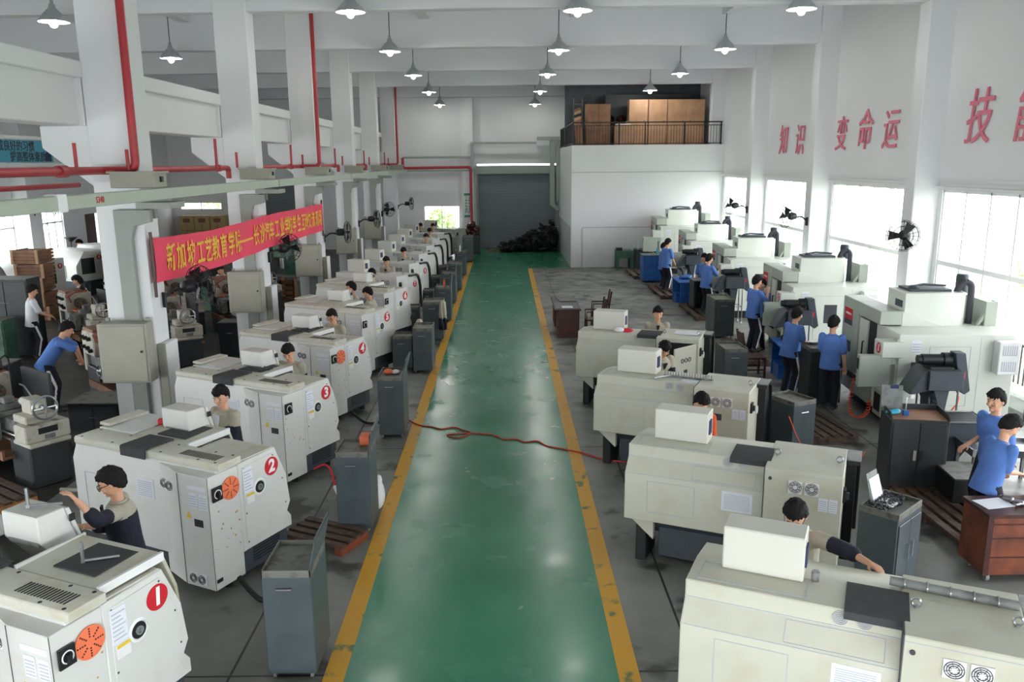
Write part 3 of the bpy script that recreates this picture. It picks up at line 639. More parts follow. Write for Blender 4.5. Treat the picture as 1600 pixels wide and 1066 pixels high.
def lathe_b(num, label, loc, rz, m='machine_beige', arch=True, legs=True, mat_on=True, group='CNC lathes of the right row', door=False):
    t = thing('cnc_lathe', label, 'lathe', loc, rz, group)
    base = MB().box(-1.92, .25, .05, -.8, 1.0, .56).prism([(.1, .56), (.35, .3), (.35, .56)], 'x', -2.0, -.78).build('base', 'base_dark', t, .01)
    MB().box(-2.16, .16, .0, -2.04, .6, .44).build('end_leg', 'black', base, .008)
    for x in (-1.8, -.9): MB().cyl((x, .5, 0), (x, .5, .06), .05).build('foot', 'black_iron', base)
    body = MB().prism([(0, .56), (0, 1.11), (.14, 1.26), (.14, 1.4), (.56, 1.4), (.95, 1.34), (1.08, .95), (1.05, .56)], 'x', -2.26, -.02).build('enclosure', m, t, .008)
    MB().prism([(-2.26, .56), (-2.26, .57), (-1.95, .3), (-1.95, .56)], 'y', .12, .2).build('end_bracket', m, body)
    for x in (-1.16, -1.0): grille(body, 'round_vent', (x, .136, 1.335), 'y', .052, 'grey_print')
    MB().box(-2.26, -.002, 1.105, -.76, .002, 1.11).box(-2.26, .135, 1.262, -.76, .14, 1.268).build('seam', 'grey_print', body, smooth=0)
    outline(body, 'access_panel', [(-2.0, -.001, .68), (-2.0, -.001, 1.04), (-1.48, -.001, 1.04), (-1.48, -.001, .68)])
    outline(body, 'access_panel', [(-1.52, .013, 1.125), (-1.52, .125, 1.245), (-.86, .125, 1.245), (-.86, .013, 1.125)])
    outline(body, 'top_panel', [(-2.18, .2, 1.401), (-2.18, .5, 1.401), (-1.4, .5, 1.401), (-1.4, .2, 1.401)])
    paper_y(body, -1.19, -.87, .84, 1.06, -.001, 'maintenance_sheet', 10)
    el = MB().box(-.76, -.06, .22, 0, .5, 1.41).box(-.76, .5, 1.34, 0, .86, 1.405).prism([(.5, .3), (.5, 1.35), (.86, 1.35), (1.06, .95), (1.05, .3)], 'x', -.4, 0).build('electrical_cabinet', m, t, .008)
    MB().box(-.765, -.062, .22, -.758, .3, 1.41).build('seam', 'ink', el, smooth=0); MB().box(-.755, -.064, 1.365, -.01, -.06, 1.37).build('door_gap', 'grey_print', el, smooth=0)
    if not door:
        for x in (-.45, -.29): grille(el, 'fan_grille', (x, -.062, 1.24), 'y', .06, 'ink', 'plastic_white')
        MB().box(-.47, -.068, .98, -.36, -.06, 1.07).build('nameplate', 'ink', el)
        paper_y(el, -.22, -.13, 1.02, 1.16, -.061, lines=5); paper_y(el, -.12, -.04, 1.02, 1.16, -.061, lines=5)
    else:
        MB().box(-.7, -.066, .3, -.06, -.061, 1.34).build('open_cabinet_interior', 'black', el)
        for k in range(6): MB().box(-.6 + (k % 3) * .18, -.085, .5 + (k // 3) * .4, -.5 + (k % 3) * .18, -.066, .75 + (k // 3) * .4).build('contactor', ['green_machine', 'iron_grey', 'cabinet_grey'][k % 3], el)
        d = MB().box(0, -.03, .3, .62, 0, 1.34).xf(Matrix.Translation((-.04, -.07, 0)) @ Matrix.Rotation(math.radians(-118), 4, 'Z')).build('cabinet_door', m, el, .006)
        mb = MB()
        for k in range(3): mb.circle((.2 + k * .1, .003, 1.1), (0, 1, 0), .035, .008, 12, 4)
        mb.box(.25, 0, .85, .35, .004, .93).xf(Matrix.Translation((-.04, -.07, 0)) @ Matrix.Rotation(math.radians(-118), 4, 'Z')).build('door_vents', 'ink', d, smooth=0)
    MB().disc((-.7, -.06, 1.3), (0, -1, 0), .018, .012, 10).build('lock', 'ink', el)
    for x, y in ((-.68, .36), (-.06, .36)):
        MB().circle((x, y, 1.45), (0, 1, 0), .03, .009, 14, 5).cyl((x, y, 1.4), (x, y, 1.425), .014).build('lifting_eye', 'steel', el)
    o = MB().box(0, .04, 1.1, .03, .14, 1.24).build('main_switch', 'black', el); MB().box(.03, .07, 1.13, .06, .11, 1.2).build('lever', 'ink', o)
    MB().rev([(.06, 0), (.06, .012), (.045, .016), (.04, 0)], (0.002, .6, 1.0), 18, 'x').build('spindle_bore', 'plastic_white', el)
    p = MB().box(-2.04, .42, 1.4, -1.44, .7, 1.75).build('control_pendant', 'pendant_ivory', t, .01)
    MB().box(-1.445, .47, 1.5, -1.425, .58, 1.66).build('panel_switch', 'navy', p); MB().box(-2.0, .5, 1.395, -1.5, .68, 1.41).build('pendant_mount', 'iron_grey', p)
    if mat_on: MB().prism([(.55, 1.402), (.55, 1.414), (.14, 1.414), (.115, 1.4), (.11, 1.345), (.12, 1.345), (.13, 1.39), (.15, 1.402)], 'x', -1.14, -.72).build('rubber_mat', 'rubber', body)
    if arch:
        a = MB(); pts = [(.52, 1.39), (.86, 1.39), (.98, 1.33), (1.06, 1.2), (1.1, 1.0), (1.12, .4)]; inner = [(.52, 1.34), (.85, 1.34), (.95, 1.29), (1.01, 1.18), (1.05, 1.0), (1.06, .4)]
        a.prism(pts + inner[::-1], 'x', .0, .14 if m == 'machine_beige' else .07); a.build('end_guard_rail', 'black', t, .006)
        MB().prism([(.52, 1.392), (.86, 1.392), (.97, 1.34), (.97, 1.35), (.86, 1.402), (.52, 1.402)], 'x', -.0, .145 if m == 'machine_beige' else .075).build('guard_cap', 'iron_grey', t)
        if m == 'machine_beige': MB().box(.0, .66, .2, .1, 1.06, 1.3).build('belt_cover', 'black', t)
    if num:
        o = MB().disc((.003, .84, 1.1), (1, 0, 0), .09, .004, 24).build('number_sticker', 'red', t, label='red disc with white number %s' % num); text(num, .15, 'white_paint', 'number', o, frame((.009, .84, 1.1), (0, 1, 0), (0, 0, 1)), .0015, .005)
    return t
lab = 'white CNC lathe with red number %s, %s'
lathe_a('1', lab % ('1', 'hood slid open, nearest of the left row'), (-3.08, 5.155, 0), -.41, True)
lathe_a('2', lab % ('2', 'tools and red box on its top'), (-3.01, 8.015, 0), -.462)
lathe_a('3', lab % ('3', 'dark mesh of tools on top, no orange sticker'), (-3.04, 11.03, 0), -.47, False, False)
lathe_a('4', lab % ('4', 'orange round sticker, in the left row'), (-3.0, 13.98, 0), -.47)
lathe_a('5', lab % ('5', 'two men talking behind it'), (-2.98, 17.1, 0), -.47, False, False, False)
lathe_a('6', lab % ('6', 'between lathes 5 and 7'), (-2.93, 20.05, 0), -.47, False, False, False)
g_ = 'CNC lathes of the left row'
l7 = lathe_b('7', lab % ('7', 'grey guard rail on its end'), (-2.98, 22.8, 0), -.47, 'machine_white', True, True, False, g_)
l8 = lathe_b('8', lab % ('8', 'behind lathe 7'), (-2.96, 25.7, 0), -.47, 'machine_white', True, True, False, g_)
for k, (y, d) in enumerate(((28.5, 'white CNC lathe with black end guard, next behind lathe numbered 8'), (31.3, 'white CNC lathe with faint pink sticker, two behind lathe numbered 8'), (34.0, 'white CNC lathe, third behind lathe numbered 8'), (36.7, 'white CNC lathe, fourth behind lathe numbered 8'))):
    o = dup(l8, label=d, loc=(-2.94, y, 0), skip=('number_sticker',))
lathe_b('', 'greyish CNC lathe at the far end of the left row under the end window', (-2.3, 39.3, 0), -.47, 'vmc_green', False, True, False, g_)
lathe_b('', 'beige CNC lathe nearest the viewer on the right, worker reaching over it', (3.341, 4.653, 0), -.431)
lathe_b('', 'beige CNC lathe second on the right, black mat on its top', (3.369, 7.744, 0), -.43)
lathe_b('', 'beige CNC lathe third on the right, rack of small cutters on its top', (3.321, 10.795, 0), -.46, mat_on=False)
lathe_b('', 'beige CNC lathe fourth on the right with its electrical cabinet door open', (3.42, 14.2, 0), -.36, door=True)

# ---------------------------------------------------------------- vertical machining centres. local: x away from the front, y along the front, z up
def vmc(num, label, loc, rz, sc=1.0):
    t = thing('machining_centre', label, 'milling machine', loc, rz, 'machining centres along the window wall'); t.scale = (sc,) * 3
    MB().box(.12, .1, 0, 1.8, 2.3, .26).build('base', 'black', t)
    body = MB().box(0, 0, .22, 1.86, .98, 1.7).box(.3, .98, .22, 1.86, 2.45, 1.7).build('enclosure', 'vmc_white', t, .012)
    MB().box(-.03, 0, .22, .02, .16, 1.62).build('corner_post', 'vmc_green', body)
    fr = MB().prism([(.98, .24), (.98, .62), (1.72, .62), (1.72, .24)], 'x', -.06, .3).prism([(1.72, .24), (1.72, 1.96), (2.5, 1.96), (2.5, .24)], 'x', -.06, .3).prism([(.7, 1.72), (.7, 1.96), (1.72, 1.96), (1.72, 1.72)], 'x', -.06, .3).build('front_frame', 'vmc_green', t, .01)
    MB().prism([(.3, 1.96), (.3, 1.68), (1.1, 1.68)], 'y', .7, 2.5).build('roof_slope', 'vmc_white', t, .01)
    MB().box(.0, .95, .62, .3, 1.74, 1.72).build('work_opening', 'black', fr)
    MB().box(-.03, 1.3, .7, .04, 1.7, 1.68).build('sliding_door', 'vmc_white', fr, .008); MB().tube([(-.06, 1.34, .9), (-.09, 1.34, .9), (-.09, 1.34, 1.3), (-.06, 1.34, 1.3)], .014).build('door_handle', 'black', fr)
    MB().box(.02, 1.0, .65, .06, 1.3, .95).ball((.0, 1.15, .72), (.05, .12, .08)).build('vise', 'dirty_steel', fr)
    pl = MB().box(-.066, 2.0, 1.55, -.06, 2.4, 1.76).build('maker_plate', 'red', fr); MB().box(-.068, 2.0, 1.45, -.06, 2.4, 1.55).build('maker_plate', 'base_dark', fr)
    mb = MB()
    for k in range(6): mb.box(-.069, 2.05 + k * .05, 1.64, -.066, 2.08 + k * .05, 1.68)
    mb.build('print', 'white_paint', pl, smooth=0)
    MB().box(-.066, 2.0, .95, -.06, 2.3, 1.15).build('warning_plate', 'base_dark', fr)
    MB().box(-.08, 1.2, .5, .0, 2.4, .6).build('toe_strip', 'black', fr)
    # head column housing on the roof
    hd = MB().prism([(.35, .75), (.35, 1.5), (1.5, 1.5), (1.42, .9), (1.3, .8), (.82, .75)], 'z', 1.66, 2.26).build('column_housing', 'vmc_white', t, .01)
    MB().box(.345, .85, 2.0, .35, 1.15, 2.12).build('badge', 'base_dark', hd)
    mb = MB()
    mb.box(.5, .95, 2.26, 1.2, 1.45, 2.3).rev([(.09, 0), (.09, .06), (.06, .09)], (.62, 1.1, 2.26), 14).tube([(.62, 1.1, 2.34), (.8, 1.15, 2.36), (1.2, 1.2, 2.33)], .02); mb.build('drive_unit', 'base_dark', hd)
    MB().rev([(.1, 0), (.1, .3), (.085, .33)], (1.5, 1.25, 2.2), 16).build('spindle_motor', 'base_dark', t, smooth=60)
    MB().tube(elbow([(1.55, 1.0, 1.7), (1.55, 1.0, 2.42), (1.35, 1.0, 2.42), (1.3, 1.0, 2.2)], rad=.12, k=6), .055, 10).build('cable_chain', 'ink', t, smooth=60)
    MB().box(1.7, .75, 1.66, 1.9, 1.6, 2.12).prism([(1.58, 1.7), (1.64, 1.7), (1.9, 2.1), (1.84, 2.14)], 'y', .78, .86).build('counterweight_guard', 'vmc_green', t, .008)
    # side panel, cooler, papers
    outline(body, 'side_panel', [(.5, -.002, .5), (.5, -.002, 1.5), (1.15, -.002, 1.5), (1.15, -.002, .5)])
    MB().box(.72, -.004, .88, 1.0, .0, 1.3).build('conveyor_opening', 'ink', body)
    MB().box(1.3, -.003, .25, 1.306, 0, 1.66).build('seam', 'grey_print', body, smooth=0)
    c = MB().box(1.5, -.2, 1.08, 1.84, .0, 1.62).build('cabinet_cooler', 'plastic_white', t, .012)
    for z0 in (1.14, 1.4):
        mb = MB()
        for k in range(7): mb.box(1.555 + k * .035, -.203, z0, 1.57 + k * .035, -.199, z0 + .16)
        mb.box(1.555, -.2025, z0, 1.78, -.199, z0 + .01).build('cooler_grille', 'grey_print', c, smooth=0)
    paper_y(body, .2, .36, 1.38, 1.6, -.001, lines=4)
    # overhead arm with number, hanging control pendant, low parts box
    arm = MB().box(-.28, -.06, 1.32, .06, .3, 1.58).build('pendant_arm', 'vmc_white', t, .01)
    if num:
        o = MB().disc((-.281, .1, 1.46), (-1, 0, 0), .09, .004, 24).build('number_sticker', 'red', arm, label='red disc with white number %s' % num); text(num, .15, 'white_paint', 'number', o, frame((-.287, .1, 1.46), (0, -1, 0), (0, 0, 1)), .0015, .008, .1)
    p = MB().box(-.62, -.03, .82, -.12, .09, 1.36).build('control_pendant', 'vmc_green', t, .012)
    MB().box(-.626, .0, 1.12, -.62, .07, 1.3).build('screen', 'black', p); MB().box(-.6, .09, .9, -.16, .1, 1.3).build('key_panel', 'ink', p)
    MB().box(-.12, .0, 1.2, .02, .06, 1.4).build('pendant_bracket', 'vmc_green', p)
    bx = MB().box(-.2, .02, .28, .06, .36, .72).build('parts_box', 'vmc_green', t, .008); MB().box(-.204, .06, .36, -.2, .32, .66).build('box_window', 'black', bx)
    return t
V = 'pale green machining centre numbered %s, %s'
VM = [(6.42, 13.1, -.06), (6.46, 18.3, -.06), (6.46, 23.55, -.06), (6.5, 28.9, -.06), (6.25, 33.2, -.05)]
for i, (x, y, r) in enumerate(VM):
    vmc(str(i + 1), ['pale machining centre numbered 1, the nearest, air cooler box on its side', 'pale machining centre numbered 2 with two men in blue at its pendant', 'pale machining centre, third along the window wall, man in blue reaching to its pendant', 'pale machining centre, fourth along the window wall', 'tall pale machining centre at the far end, against the white mezzanine wall'][i], (x, y, 0), r, 1.0 if i < 4 else 1.12)
def conveyor(label, loc, rz):
    t = thing('chip_conveyor', label, 'conveyor', loc, rz, 'chip conveyors of the machining centres')
    MB().box(0, -.95, 1.02, .52, -.4, 1.33).prism([(-.4, 1.02), (-.4, 1.33), (-.02, 1.25), (-.02, .95)], 'x', .1, .5).build('head_box', 'base_dark', t, .01)
    MB().prism([(.0, 1.33), (-.06, 1.3), (-.26, .95), (-.2, .95), (.1, 1.02), (.12, .5), (.28, .5), (.34, 1.02), (.0, 1.02)], 'y', -.9, -.45).build('discharge_chute', 'base_dark', t, .008)
    m = MB().cyl((-.02, -.65, 1.45), (.3, -.65, 1.45), .085, n=16).cyl((.3, -.65, 1.45), (.42, -.65, 1.45), .11, n=16).cyl((-.08, -.65, 1.45), (-.02, -.65, 1.45), .07, n=16).build('gear_motor', 'black_iron', t, smooth=50)
    MB().prism([(.42, 1.58), (.58, 1.58), (.7, .98), (.62, .92), (.54, .98)], 'y', -.8, -.6).build('chain_guard', 'base_dark', t, .01); MB().box(.56, -.804, 1.18, .6, -.8, 1.28).build('label_plate', 'red', t)
    MB().box(.05, -.85, 1.33, .4, -.5, 1.37).build('motor_base', 'black', t)
    for x, y in ((.06, -.88), (.48, -.88), (.06, -.45), (.48, -.45)): MB().tube([(x, y, 1.02), (x, y, .08)], .016, 6).build('leg', 'steel', t)
    MB().tube([(.06, -.88, .5), (.48, -.88, .5), (.48, -.45, .5), (.06, -.45, .5)], .012, 6, True).build('leg_brace', 'steel', t)
    for x, y in ((.06, -.88), (.48, -.88), (.06, -.45), (.48, -.45)): MB().cyl((x - .015, y, .04), (x + .015, y, .04), .04, n=12).build('caster', 'plastic_white', t)
    return t
for i, (x, y, r) in enumerate(VM[:4]):
    conveyor('dark chip conveyor with motor on top beside the %s machining centre' % ['nearest', 'second', 'third', 'fourth'][i], (x + [.1, -.35, -.3, -.3][i], y - .02, 0), r)
# ---------------------------------------------------------------- tool cabinets along the walkway and by the machines
def tool_cabinet(label, loc, rz, w, d, h, m='cabinet_grey', lid=None, tray=True, doors=None, group='tool cabinets by the lathes', casters=True):
    """origin = near left floor corner"""
    t = thing('tool_cabinet', label, 'cabinet', loc, rz, group)
    b = MB().box(0, 0, .06, w, d, h - .06).box(.01, .01, h - .07, w - .01, d - .01, h - .05).build('body', m, t, .008)
    r = MB().box(0, 0, h - .07, w, .015, h).box(0, d - .015, h - .07, w, d, h).box(0, 0, h - .07, .015, d, h).box(w - .015, 0, h - .07, w, d, h).build('top_rim', 'tray_grey' if tray else m, t, .003)
    MB().box(.015, .015, h - .05, w - .015, d - .015, h - .04).build('top_tray', 'tray_grey' if tray else m, t)
    if not doors: MB().tube([(w * .3, -.002, h - .17), (w * .3, -.025, h - .17), (w * .6, -.025, h - .17), (w * .6, -.002, h - .17)], .007, 5).build('handle', 'steel', t)
    if doors:
        a = MB().box(.02, -.012, .1, w / 2 - .004, 0, h - .12).build('door', m, t, .004); c = MB().box(w / 2 + .004, -.012, .1, w - .02, 0, h - .12).build('door', m, t, .004)
        for p, q in ((a, w / 2 - .05), (c, w / 2 + .05)): MB().tube([(q, -.012, h * .5), (q, -.035, h * .5), (q, -.035, h * .65), (q, -.012, h * .65)], .009, 5).build('door_handle', 'steel', p)
    if lid: MB().box(0, 0, 0, .014, d, .3).box(-.01, 0, .29, .014, d, .3).xf(Matrix.Translation((w - .02, 0, h - .02)) @ Matrix.Rotation(lid, 4, 'Y')).build('open_lid', m, t, .003)
    if casters:
        for x in (.05, w - .05):
            for y in (.05, d - .05): MB().cyl((x - .012, y, .03), (x + .012, y, .03), .03, n=10).build('caster', 'iron_grey', t)
    return t
q = 'grey tool cabinet beside the green walkway at lathe %s'
tool_cabinet('large grey tool cabinet with raised lid, nearest beside the green walkway', (-2.14, 6.57, 0), 0, .43, .6, 1.06, lid=.22)
tool_cabinet('grey tool cabinet with raised lid and red box, beside the end of lathe 2', (-2.1, 9.55, 0), 0, .42, .56, 1.06, lid=.2)
tool_cabinet('grey tool cabinet with open top full of tools, beside the end of lathe 3', (-2.12, 13.15, 0), 0, .42, .66, 1.06, lid=.25)
tool_cabinet('dark grey tool cabinet pair-mate with work jackets behind it, beside lathe 4', (-2.02, 17.5, 0), 0, .42, .7, 1.0)
tool_cabinet('low grey tool cabinet standing left of the jacket-hung cabinet, beside lathe 4', (-2.5, 17.75, 0), 0, .44, .5, .78)
for i, (x, y, w, h) in enumerate(((-2.12, 20.8, .52, 1.02), (-2.0, 23.4, .44, 1.02), (-2.06, 26.5, .46, 1.02), (-2.02, 29.2, .46, 1.0), (-2.02, 33.2, .44, 1.0), (-1.95, 37.9, .5, 1.2))):
    tool_cabinet(['grey tool cabinet with two jackets hung on its side, beside lathe 5', 'grey tool cabinet with a drink bottle on top, beside lathe 6', 'grey tool cabinet with papers on top, beside lathe 7', 'grey tool cabinet next behind the one with papers on top', 'grey tool cabinet two behind the one with papers on top', 'dark tool cabinet farthest along the left edge of the green walkway'][i], (x, y, 0), 0, w, .7, h, lid=.12 if i in (2, 1) else None)
for i, (x, y) in enumerate(((-2.55, 21.1), (-2.42, 23.9), (-2.45, 26.9), (-2.42, 29.6))):
    t = tool_cabinet(['narrow lighter locker squeezed left of the jacket-hung cabinet of lathe 5', 'narrow lighter locker left of the cabinet with the drink bottle', 'narrow lighter locker left of the cabinet with papers on top', 'narrow lighter locker, farthest one, beside the lathe row'][i], (x, y, 0), 0, .3, .5, .85, group='narrow lockers by the lathes')
tool_cabinet('grey tool cabinet with chip-filled tray and twin door handles behind the nearest right lathe', (3.86, 7.55, 0), .74, .58, .4, 1.06, doors=True)
tool_cabinet('grey tool cabinet at the right end of the third right lathe, mesh-sided tray', (4.17, 11.45, 0), .75 - .3, .44, .55, 1.06)
tool_cabinet('grey tool cabinet with littered tray at the right end of the fourth right lathe', (4.1, 15.05, 0), 0, .45, .7, 1.04)
tool_cabinet('grey tool cabinet in front of the third machining centre', (5.36, 20.8, 0), 0, .52, .9, 1.02)
tool_cabinet('dark red-topped cabinet between the two men in blue and machining centre 1', (5.62, 14.75, 0), 0, .6, .55, 1.1, 'cabinet_dark')
t = thing('storage_cabinet', 'black two-door cabinet with raised rim, clipboard and stand on top, before machining centre 1', 'cabinet', (5.2, 10.62, 0), -.18)
MB().box(0, 0, .03, .74, .55, 1.06).build('body', 'cabinet_dark', t, .01)
MB().prism([(0, 1.06), (.74, 1.06), (.74, 1.1), (.7, 1.14), (.04, 1.14), (0, 1.1)], 'y', .53, .55).prism([(0, 1.06), (.55, 1.06), (.55, 1.14), (.1, 1.14), (0, 1.08)], 'x', 0, .015).prism([(0, 1.06), (.55, 1.06), (.55, 1.14), (.1, 1.14), (0, 1.08)], 'x', .725, .74).build('top_rim', 'cabinet_dark', t)
MB().box(.02, .02, 1.06, .72, .53, 1.068).build('top_mat', 'wood_brown', t)
for a, b in ((.03, .365), (.375, .71)): dd = MB().box(a, -.015, .08, b, 0, 1.02).build('door', 'cabinet_dark', t, .004); xx = .33 if a < .1 else .41; MB().box(xx - .02, -.025, .5, xx + .015, -.015, .64).build('door_handle', 'box_khaki' if a < .1 else 'black', dd)
t = thing('clipboard', 'grey board standing upright at the back of the black two-door cabinet', 'clipboard', (5.36, 10.98, 1.07), -.18)
MB().box(-.14, 0, 0, .14, .012, .36).xf(Matrix.Rotation(-.15, 4, 'X')).build('board', 'iron_grey', t); MB().box(-.05, -.07, .34, .05, -.04, .39).build('clip', 'navy', t)
t = thing('dial_stand', 'small dial gauge stand with blue base on the black two-door cabinet', 'gauge', (5.46, 10.78, 1.07))
MB().box(-.035, -.03, 0, .035, .03, .07).build('magnetic_base', 'blue', t); MB().tube([(0, 0, .07), (.0, 0, .25), (.06, 0, .27)], .009).build('rod', 'steel', t); MB().disc((.06, -.02, .27), (0, -1, 0), .03, .02).build('dial', 'white_paint', t)
t = thing('cloth', 'pale blue rag on the black two-door cabinet', 'rag', (5.32, 10.86, 1.07)); MB().ball((0, 0, .02), (.1, .06, .03)).ball((.06, .02, .03), (.06, .05, .03)).build('rag', 'plastic_blue', t)

# chip cart: V-shaped hopper on casters
def chip_cart(label, loc, rz):
    t = thing('chip_cart', label, 'cart', loc, rz)
    MB().prism([(-.3, .8), (.45, .8), (.05, .2), (-.3, .2)], 'y', -.28, .28).build('hopper', 'base_dark', t, .008)
    MB().prism([(-.28, .802), (.42, .802), (.42, .806), (-.28, .806)], 'y', -.25, .25).build('hopper_inside', 'black', t)
    r = MB()
    for s in (-.28, .28): r.tube([(-.3, s, .81), (.46, s, .81)], .014, 5)
    r.tube([(.46, -.28, .81), (.46, .28, .81)], .014, 5).tube([(-.3, -.28, .81), (-.3, .28, .81)], .014, 5); r.build('rim', 'steel', t)
    for x in (-.25, .05):
        for y in (-.24, .24): MB().tube([(x, y, .2), (x, y, .07)], .018, 6).build('leg', 'black_iron', t); MB().cyl((x - .015, y, .05), (x + .015, y, .05), .05, n=12).build('caster', 'iron_grey', t)
    return t
chip_cart('black V-shaped chip cart standing right of the black two-door cabinet', (6.45, 11.5, 0), -.1)
t = thing('parts_tray', 'shallow steel tray bench behind the two students by the window', 'bench', (6.9, 10.9, 0), -.1)
MB().box(-.5, -.3, .5, .5, .3, .54).box(-.5, -.3, .54, -.48, .3, .6).box(.48, -.3, .54, .5, .3, .6).box(-.5, .28, .54, .5, .3, .6).box(-.5, -.3, .54, .5, -.28, .6).build('tray', 'steel', t)
for x in (-.45, .45):
    for y in (-.25, .25): MB().box(x - .02, y - .02, 0, x + .02, y + .02, .5).build('leg', 'iron_grey', t)
t = thing('control_unit', 'grey control unit with dark screen window cut by the right edge', 'control box', (6.75, 9.9, 0), -.15)
MB().box(0, 0, 1.05, .6, .5, 1.7).build('case', 'iron_grey', t, .01); MB().box(.1, -.006, 1.38, .3, 0, 1.55).build('screen', 'black', t); MB().box(.1, .1, 0, .5, .4, 1.05).build('pedestal', 'base_dark', t)
t = thing('step_box', 'black steel step box beside the students in blue', 'step', (5.75, 9.95, .135), -.1)
MB().box(0, 0, 0, .5, .7, .32).build('body', 'black', t, .01); MB().box(.02, .02, .32, .48, .68, .326).build('tread', 'tray_grey', t)
t = thing('wooden_crate_cabinet', 'reddish wooden cabinet on casters with papers and tools on top, lower right', 'cabinet', (5.12, 8.12, 0), .0)
MB().box(0, 0, .1, 1.2, .5, .78).build('body', 'wood_red', t, .006); MB().box(-.015, -.015, .76, 1.22, .515, .8).build('top', 'wood_dark', t, .004)
b = MB()
for z in (.3, .52, .68): b.box(.03, -.008, z, 1.17, -.001, z + .015)
b.build('board_seams', 'wood_dark', t, smooth=0); MB().box(-.01, -.01, .1, .05, .0, .78).build('corner_board', 'wood_dark', t)
for x in (.08, 1.1):
    for y in (.08, .42): MB().cyl((x - .02, y, .05), (x + .02, y, .05), .05, n=12).build('caster', 'iron_grey', t)
t = thing('paper_sheet', 'white sheet of paper on the reddish wooden cabinet', 'paper', (5.3, 8.4, .803), .2); MB().box(-.15, -.12, 0, .19, .12, .006).build('sheet', 'paper', t)
for k, (x, y, L_, a) in enumerate(((5.5, 8.3, .2, .4), (5.56, 8.42, .24, -.5), (5.48, 8.5, .18, -.9), (5.62, 8.28, .15, .1))):
    t = thing('tool_holder', ['steel tool holder on the reddish cabinet, lying beside the white sheet', 'longer steel tool holder crossing the others on the reddish cabinet', 'slim steel tool holder at the back of the reddish cabinet', 'short steel tool holder at the front of the reddish cabinet'][k], 'tool', (x, y, .82), a, 'tool holders on the reddish cabinet')
    MB().rev([(.012, 0), (.02, L_ * .4), (.03, L_ * .45), (.03, L_ * .55), (.018, L_ * .6), (.02, L_)], (0, 0, .01), 12, 'x').build('shank', 'steel', t)

# ---------------------------------------------------------------- pallets
def pallet(label, loc, rz, L_, w, h=.13, m='wood_pallet', n=None, end='wood_end'):
    t = thing('wooden_pallet', label, 'pallet', loc, rz, 'wooden floor pallets')
    n = n or max(3, int(w / .17))
    for k in range(n): MB().box(0, k * w / n, h - .035, L_, (k + .62) * w / n, h).build('slat', m, t)
    for x in (0, L_ / 2 - .05, L_ - .1): MB().box(x, 0, 0, x + .1, w - .05, h - .035).build('bearer', end if x > L_ / 2 else m, t)
    return t
pallet('wooden pallet platform under the two men in blue beside machining centre 1', (5.72, 12.72, 0), PI / 2 + .12, 2.6, 1.0, n=6, m='wood_pallet', end='wood_red')
pallet('dark slatted wooden pallet leading to the students in blue, lower right', (5.28, 8.76, 0), PI / 2 + .02, 1.82, -1.3, n=8)
pallet('wooden pallet in front of machining centre 2', (5.38, 17.8, 0), PI / 2, 2.4, -.55)
pallet('wooden pallet under the dark open cabinet in front of the third machining centre', (5.45, 23.2, 0), PI / 2, 2.4, -.75, end='wood_end')
pallet('wooden pallet beside the blue desk of the fourth machining centre', (5.15, 27.0, 0), PI / 2, 2.6, -.8, end='wood_end')
pallet('wooden pallet below the small blue cabinet at the far end', (5.0, 31.8, 0), PI / 2, 2.2, -.9)
pallet('wooden pallet with orange end board between lathes 1 and 2', (-2.7, 5.95, 0), -.42, 1.1, .5, n=4, end='wood_red')
pallet('wooden pallet with orange end between lathes 2 and 3', (-2.75, 9.3, 0), -.45, .9, .6, n=4, end='wood_red')

# ---------------------------------------------------------------- desks, tables, chairs
t = thing('office_desk', 'dark brown desk with glass top and papers beside the green walkway', 'desk', (1.32, 21.05, 0), 0)
MB().box(-.04, -.05, .72, .64, 2.1, .76).build('top', 'wood_dark', t, .006); MB().box(0, .05, .762, .6, 1.0, .768).build('glass_sheet', 'cabinet_grey', t)
for y in (0, 1.5):
    p = MB().box(0.05, y, 0, .6, y + .55, .72).build('pedestal', 'wood_dark', t, .006)
    for z in (.1, .3, .5): MB().box(.02, y + .03, z, .05, y + .52, z + .17).build('drawer', 'wood_red', p)
MB().box(.5, .55, .3, .53, 1.5, .72).build('modesty_panel', 'wood_dark', t)
t = thing('paper_sheet', 'white sheet on the near end of the dark brown desk', 'paper', (1.6, 21.3, .77)); MB().box(-.12, -.15, 0, .16, .15, .01).build('sheet', 'paper', t)
t = thing('folder', 'reddish grey folder at the far end of the dark brown desk', 'folder', (1.65, 22.6, .765), .1); MB().box(-.2, -.4, 0, .25, .4, .02).build('cover', 'tray_grey', t)
def chair(label, loc, rz, arms=True):
    t = thing('wooden_chair', label, 'chair', loc, rz, 'wooden chairs')
    MB().box(-.23, -.22, .42, .23, .22, .46).build('seat', 'wood_dark', t, .01)
    for x in (-.21, .21):
        MB().box(x - .02, .18, 0, x + .02, .22, .42).build('leg', 'wood_dark', t)
        MB().prism([(-.2, 0), (-.24, 0), (-.24, .5), (-.32, 1.0), (-.28, 1.0), (-.2, .5)], 'x', x - .02, x + .02).build('leg', 'wood_dark', t)
        MB().box(x - .012, -.2, .18, x + .012, .2, .21).build('stretcher', 'wood_dark', t)
        if arms: MB().tube([(x, -.25, .66), (x, .2, .66), (x, .2, .44)], .018, 6).build('armrest', 'wood_dark', t)
    MB().prism([(-.245, .56), (-.315, .98), (-.29, .98), (-.22, .56)], 'x', -.19, .19).build('backrest', 'wood_dark', t, .006)
    return t
chair('dark wooden armchair at the brown desk, nearer of the two', (2.32, 21.35, 0), PI / 2)
chair('dark wooden armchair at the brown desk, farther one showing only its back top', (2.62, 22.6, 0), PI / 2)
chair('brown wooden chair between the blue desk and the littered tool cabinet', (5.22, 16.95, 0), -PI / 2, False)
